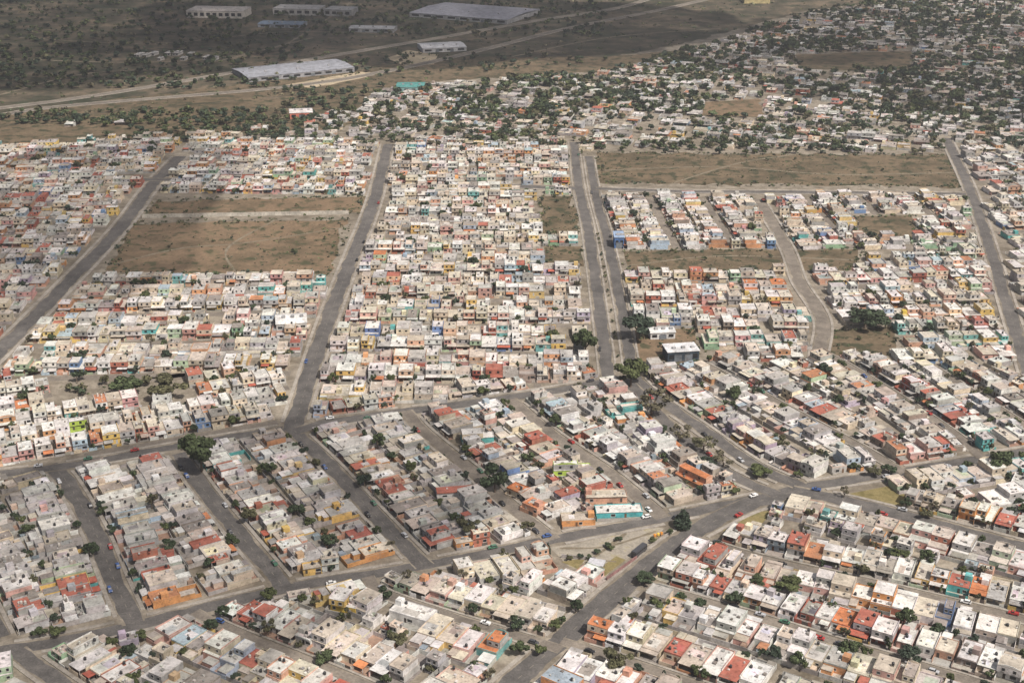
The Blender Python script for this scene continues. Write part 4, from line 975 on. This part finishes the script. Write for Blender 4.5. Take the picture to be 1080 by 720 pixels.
for key, n, _ in PARK:
    s = STREETS[key]; n = int(n * 1.4); combos = [(c, kk) for c in CARC for kk in ('car', 'car', 'hatchback', 'pickup')]; cr.shuffle(combos); names = list(dict.fromkeys(combos))[:n]
    slots = sorted(cr.uniform(.06, .95) for _ in names); last = -1
    for (cname, kind), f in zip(names, slots):
        if (f - last) * s.len < 6: continue
        last = f
        p, t, nn = at(s, f * s.len); side = cr.choice((1, -1)); c = p + nn * side * (s.w / 2 - 1.2); px, py, _z = project(c[0], c[1], 0)
        if not (5 < px < 1075 and 5 < py < 715): continue
        add_car(kind, cname, c[0], c[1], math.atan2(t[1], t[0]) + (math.pi if side > 0 else 0), f'{cname} {kind}, the only {cname} {kind} on the {s.label}' + (' left carriageway' if key == 'dual_l' else ' right carriageway' if key == 'dual_r' else ' upper roadway' if key == 'av_up' else ' lower roadway' if key == 'av_lo' else ''), 'car' if kind != 'pickup' else 'pickup')

# ------------------------------------------------------------------ light
SUN_EL, SUN_AZ = math.radians(53), math.radians(137)          # azimuth from +Y clockwise
sv = Vector((math.sin(SUN_AZ) * math.cos(SUN_EL), math.cos(SUN_AZ) * math.cos(SUN_EL), math.sin(SUN_EL)))
sun = bpy.data.lights.new('sun', 'SUN'); sun.energy = 4.6; sun.angle = math.radians(.5); sun.color = (1, .93, .87)
so = bpy.data.objects.new('sun', sun); COL.objects.link(so); so.rotation_euler = sv.to_track_quat('Z', 'Y').to_euler(); so.location = (0, 600, 900)
w = bpy.data.worlds.new('World'); scene.world = w; w.use_nodes = True; nt = w.node_tree; nt.nodes.clear()
out = nt.nodes.new('ShaderNodeOutputWorld'); bg = nt.nodes.new('ShaderNodeBackground'); sky = nt.nodes.new('ShaderNodeTexSky')
sky.sky_type = 'NISHITA'; sky.sun_disc = False; sky.sun_elevation = SUN_EL; sky.sun_rotation = SUN_AZ; sky.dust_density = 5.0
bg.inputs[1].default_value = .055; nt.links.new(sky.outputs[0], bg.inputs[0]); nt.links.new(bg.outputs[0], out.inputs[0])

# thin clouds drifting above the town; they shade the dark patches of the photograph
cm, nt, b, out = new_mat('cloud_vapour')
tr = nt.nodes.new('ShaderNodeBsdfTransparent'); mx = nt.nodes.new('ShaderNodeMixShader'); df = nt.nodes.new('ShaderNodeBsdfTranslucent'); df.inputs[0].default_value = (.95, .95, .95, 1)
tc = nd(nt, 'ShaderNodeNewGeometry').outputs['Position']; oi = nd(nt, 'ShaderNodeObjectInfo')
fac = ramp(nt, noise(nt, tc, .012, 4), [(.35, .15), (.6, .6)])
ml = nd(nt, 'ShaderNodeMath', operation='MULTIPLY'); nt.links.new(fac, ml.inputs[0]); nt.links.new(oi.outputs['Alpha'], ml.inputs[1])
nt.links.new(ml.outputs[0], mx.inputs[0]); nt.links.new(tr.outputs[0], mx.inputs[1]); nt.links.new(df.outputs[0], mx.inputs[2]); nt.links.new(mx.outputs[0], out.inputs[0])
def cloud(px, rx, ry, ang, dens, label, hgt=950):
    q = G(*px); import bmesh
    c = Vector((q[0], q[1], 0)) + sv * (hgt / sv.z); bm = bmesh.new(); cr_ = np.random.default_rng(int(px[0] + px[1]))
    bmesh.ops.create_icosphere(bm, subdivisions=4, radius=1.0)
    from mathutils import noise as mn
    for v in bm.verts:
        d = v.co.normalized(); k = 1 + .35 * mn.noise(d * 1.7 + Vector((px[0] * .1, 0, 0))) + .18 * mn.noise(d * 4.5); v.co = Vector((d.x * rx * k, d.y * ry * k, d.z * (55 if d.z > 0 else 22) * k))
    me = bpy.data.meshes.new('cloud'); bm.to_mesh(me); bm.free(); me.materials.append(cm); me.polygons.foreach_set('use_smooth', [True] * len(me.polygons))
    o = bpy.data.objects.new('cloud', me); COL.objects.link(o); o.location = c; o.rotation_euler = (0, 0, ang); o.color = (1, 1, 1, dens)
    o['label'] = label; o['kind'] = 'structure'; o.visible_shadow = True
cloud((150, 590), 120, 105, .3, .5, 'thin cloud over the lower-left streets')
cloud((395, 490), 55, 60, .8, .5, 'small thin cloud over the third side street')
cloud((20, 250), 120, 280, -.2, .85, 'thin cloud over the left avenue')
cloud((440, 28), 420, 260, 0, 1.25, 'dense cloud over the far highway')
cloud((60, 30), 420, 420, 0, .8, 'thin cloud over the far scrubland')
cloud((1080, 60), 350, 330, 0, .7, 'thin cloud over the far right town')
cloud((760, 50), 260, 120, 0, .6, 'thin cloud over the edge of the town')

# haze
hz = MB(); hz.box(-4100, 4100, -400, 6100, -1, 308, (1, 1, 1)); ho = hz.build('haze', []); ho['kind'] = 'stuff'
hm = bpy.data.materials.new('haze_air'); hm.use_nodes = True; nt = hm.node_tree; nt.nodes.clear(); out = nt.nodes.new('ShaderNodeOutputMaterial'); pv = nt.nodes.new('ShaderNodeVolumePrincipled')
pv.inputs['Color'].default_value = (.86, .87, .9, 1); pv.inputs['Density'].default_value = .00011; pv.inputs['Anisotropy'].default_value = .2
nt.links.new(pv.outputs[0], out.inputs['Volume']); ho.data.materials.append(hm)

# ------------------------------------------------------------------ camera and output
cam = bpy.data.cameras.new('camera'); co = bpy.data.objects.new('camera', cam); COL.objects.link(co)
co.location = (0, 0, H); co.rotation_euler = (math.pi / 2 - PITCH, 0, 0); cam.sensor_width = 36; cam.lens = 36 * FPX / 1080; cam.clip_start = 1; cam.clip_end = 20000
scene.camera = co
scene.view_settings.view_transform = 'Standard'; scene.view_settings.look = 'None'; scene.view_settings.exposure = .22; scene.view_settings.gamma = 1; scene.view_settings.use_curve_mapping = False
scene.render.engine = 'CYCLES'; scene.cycles.use_denoising = True; scene.cycles.max_bounces = 5; scene.cycles.diffuse_bounces = 2; scene.cycles.volume_bounces = 0; scene.cycles.transparent_max_bounces = 12
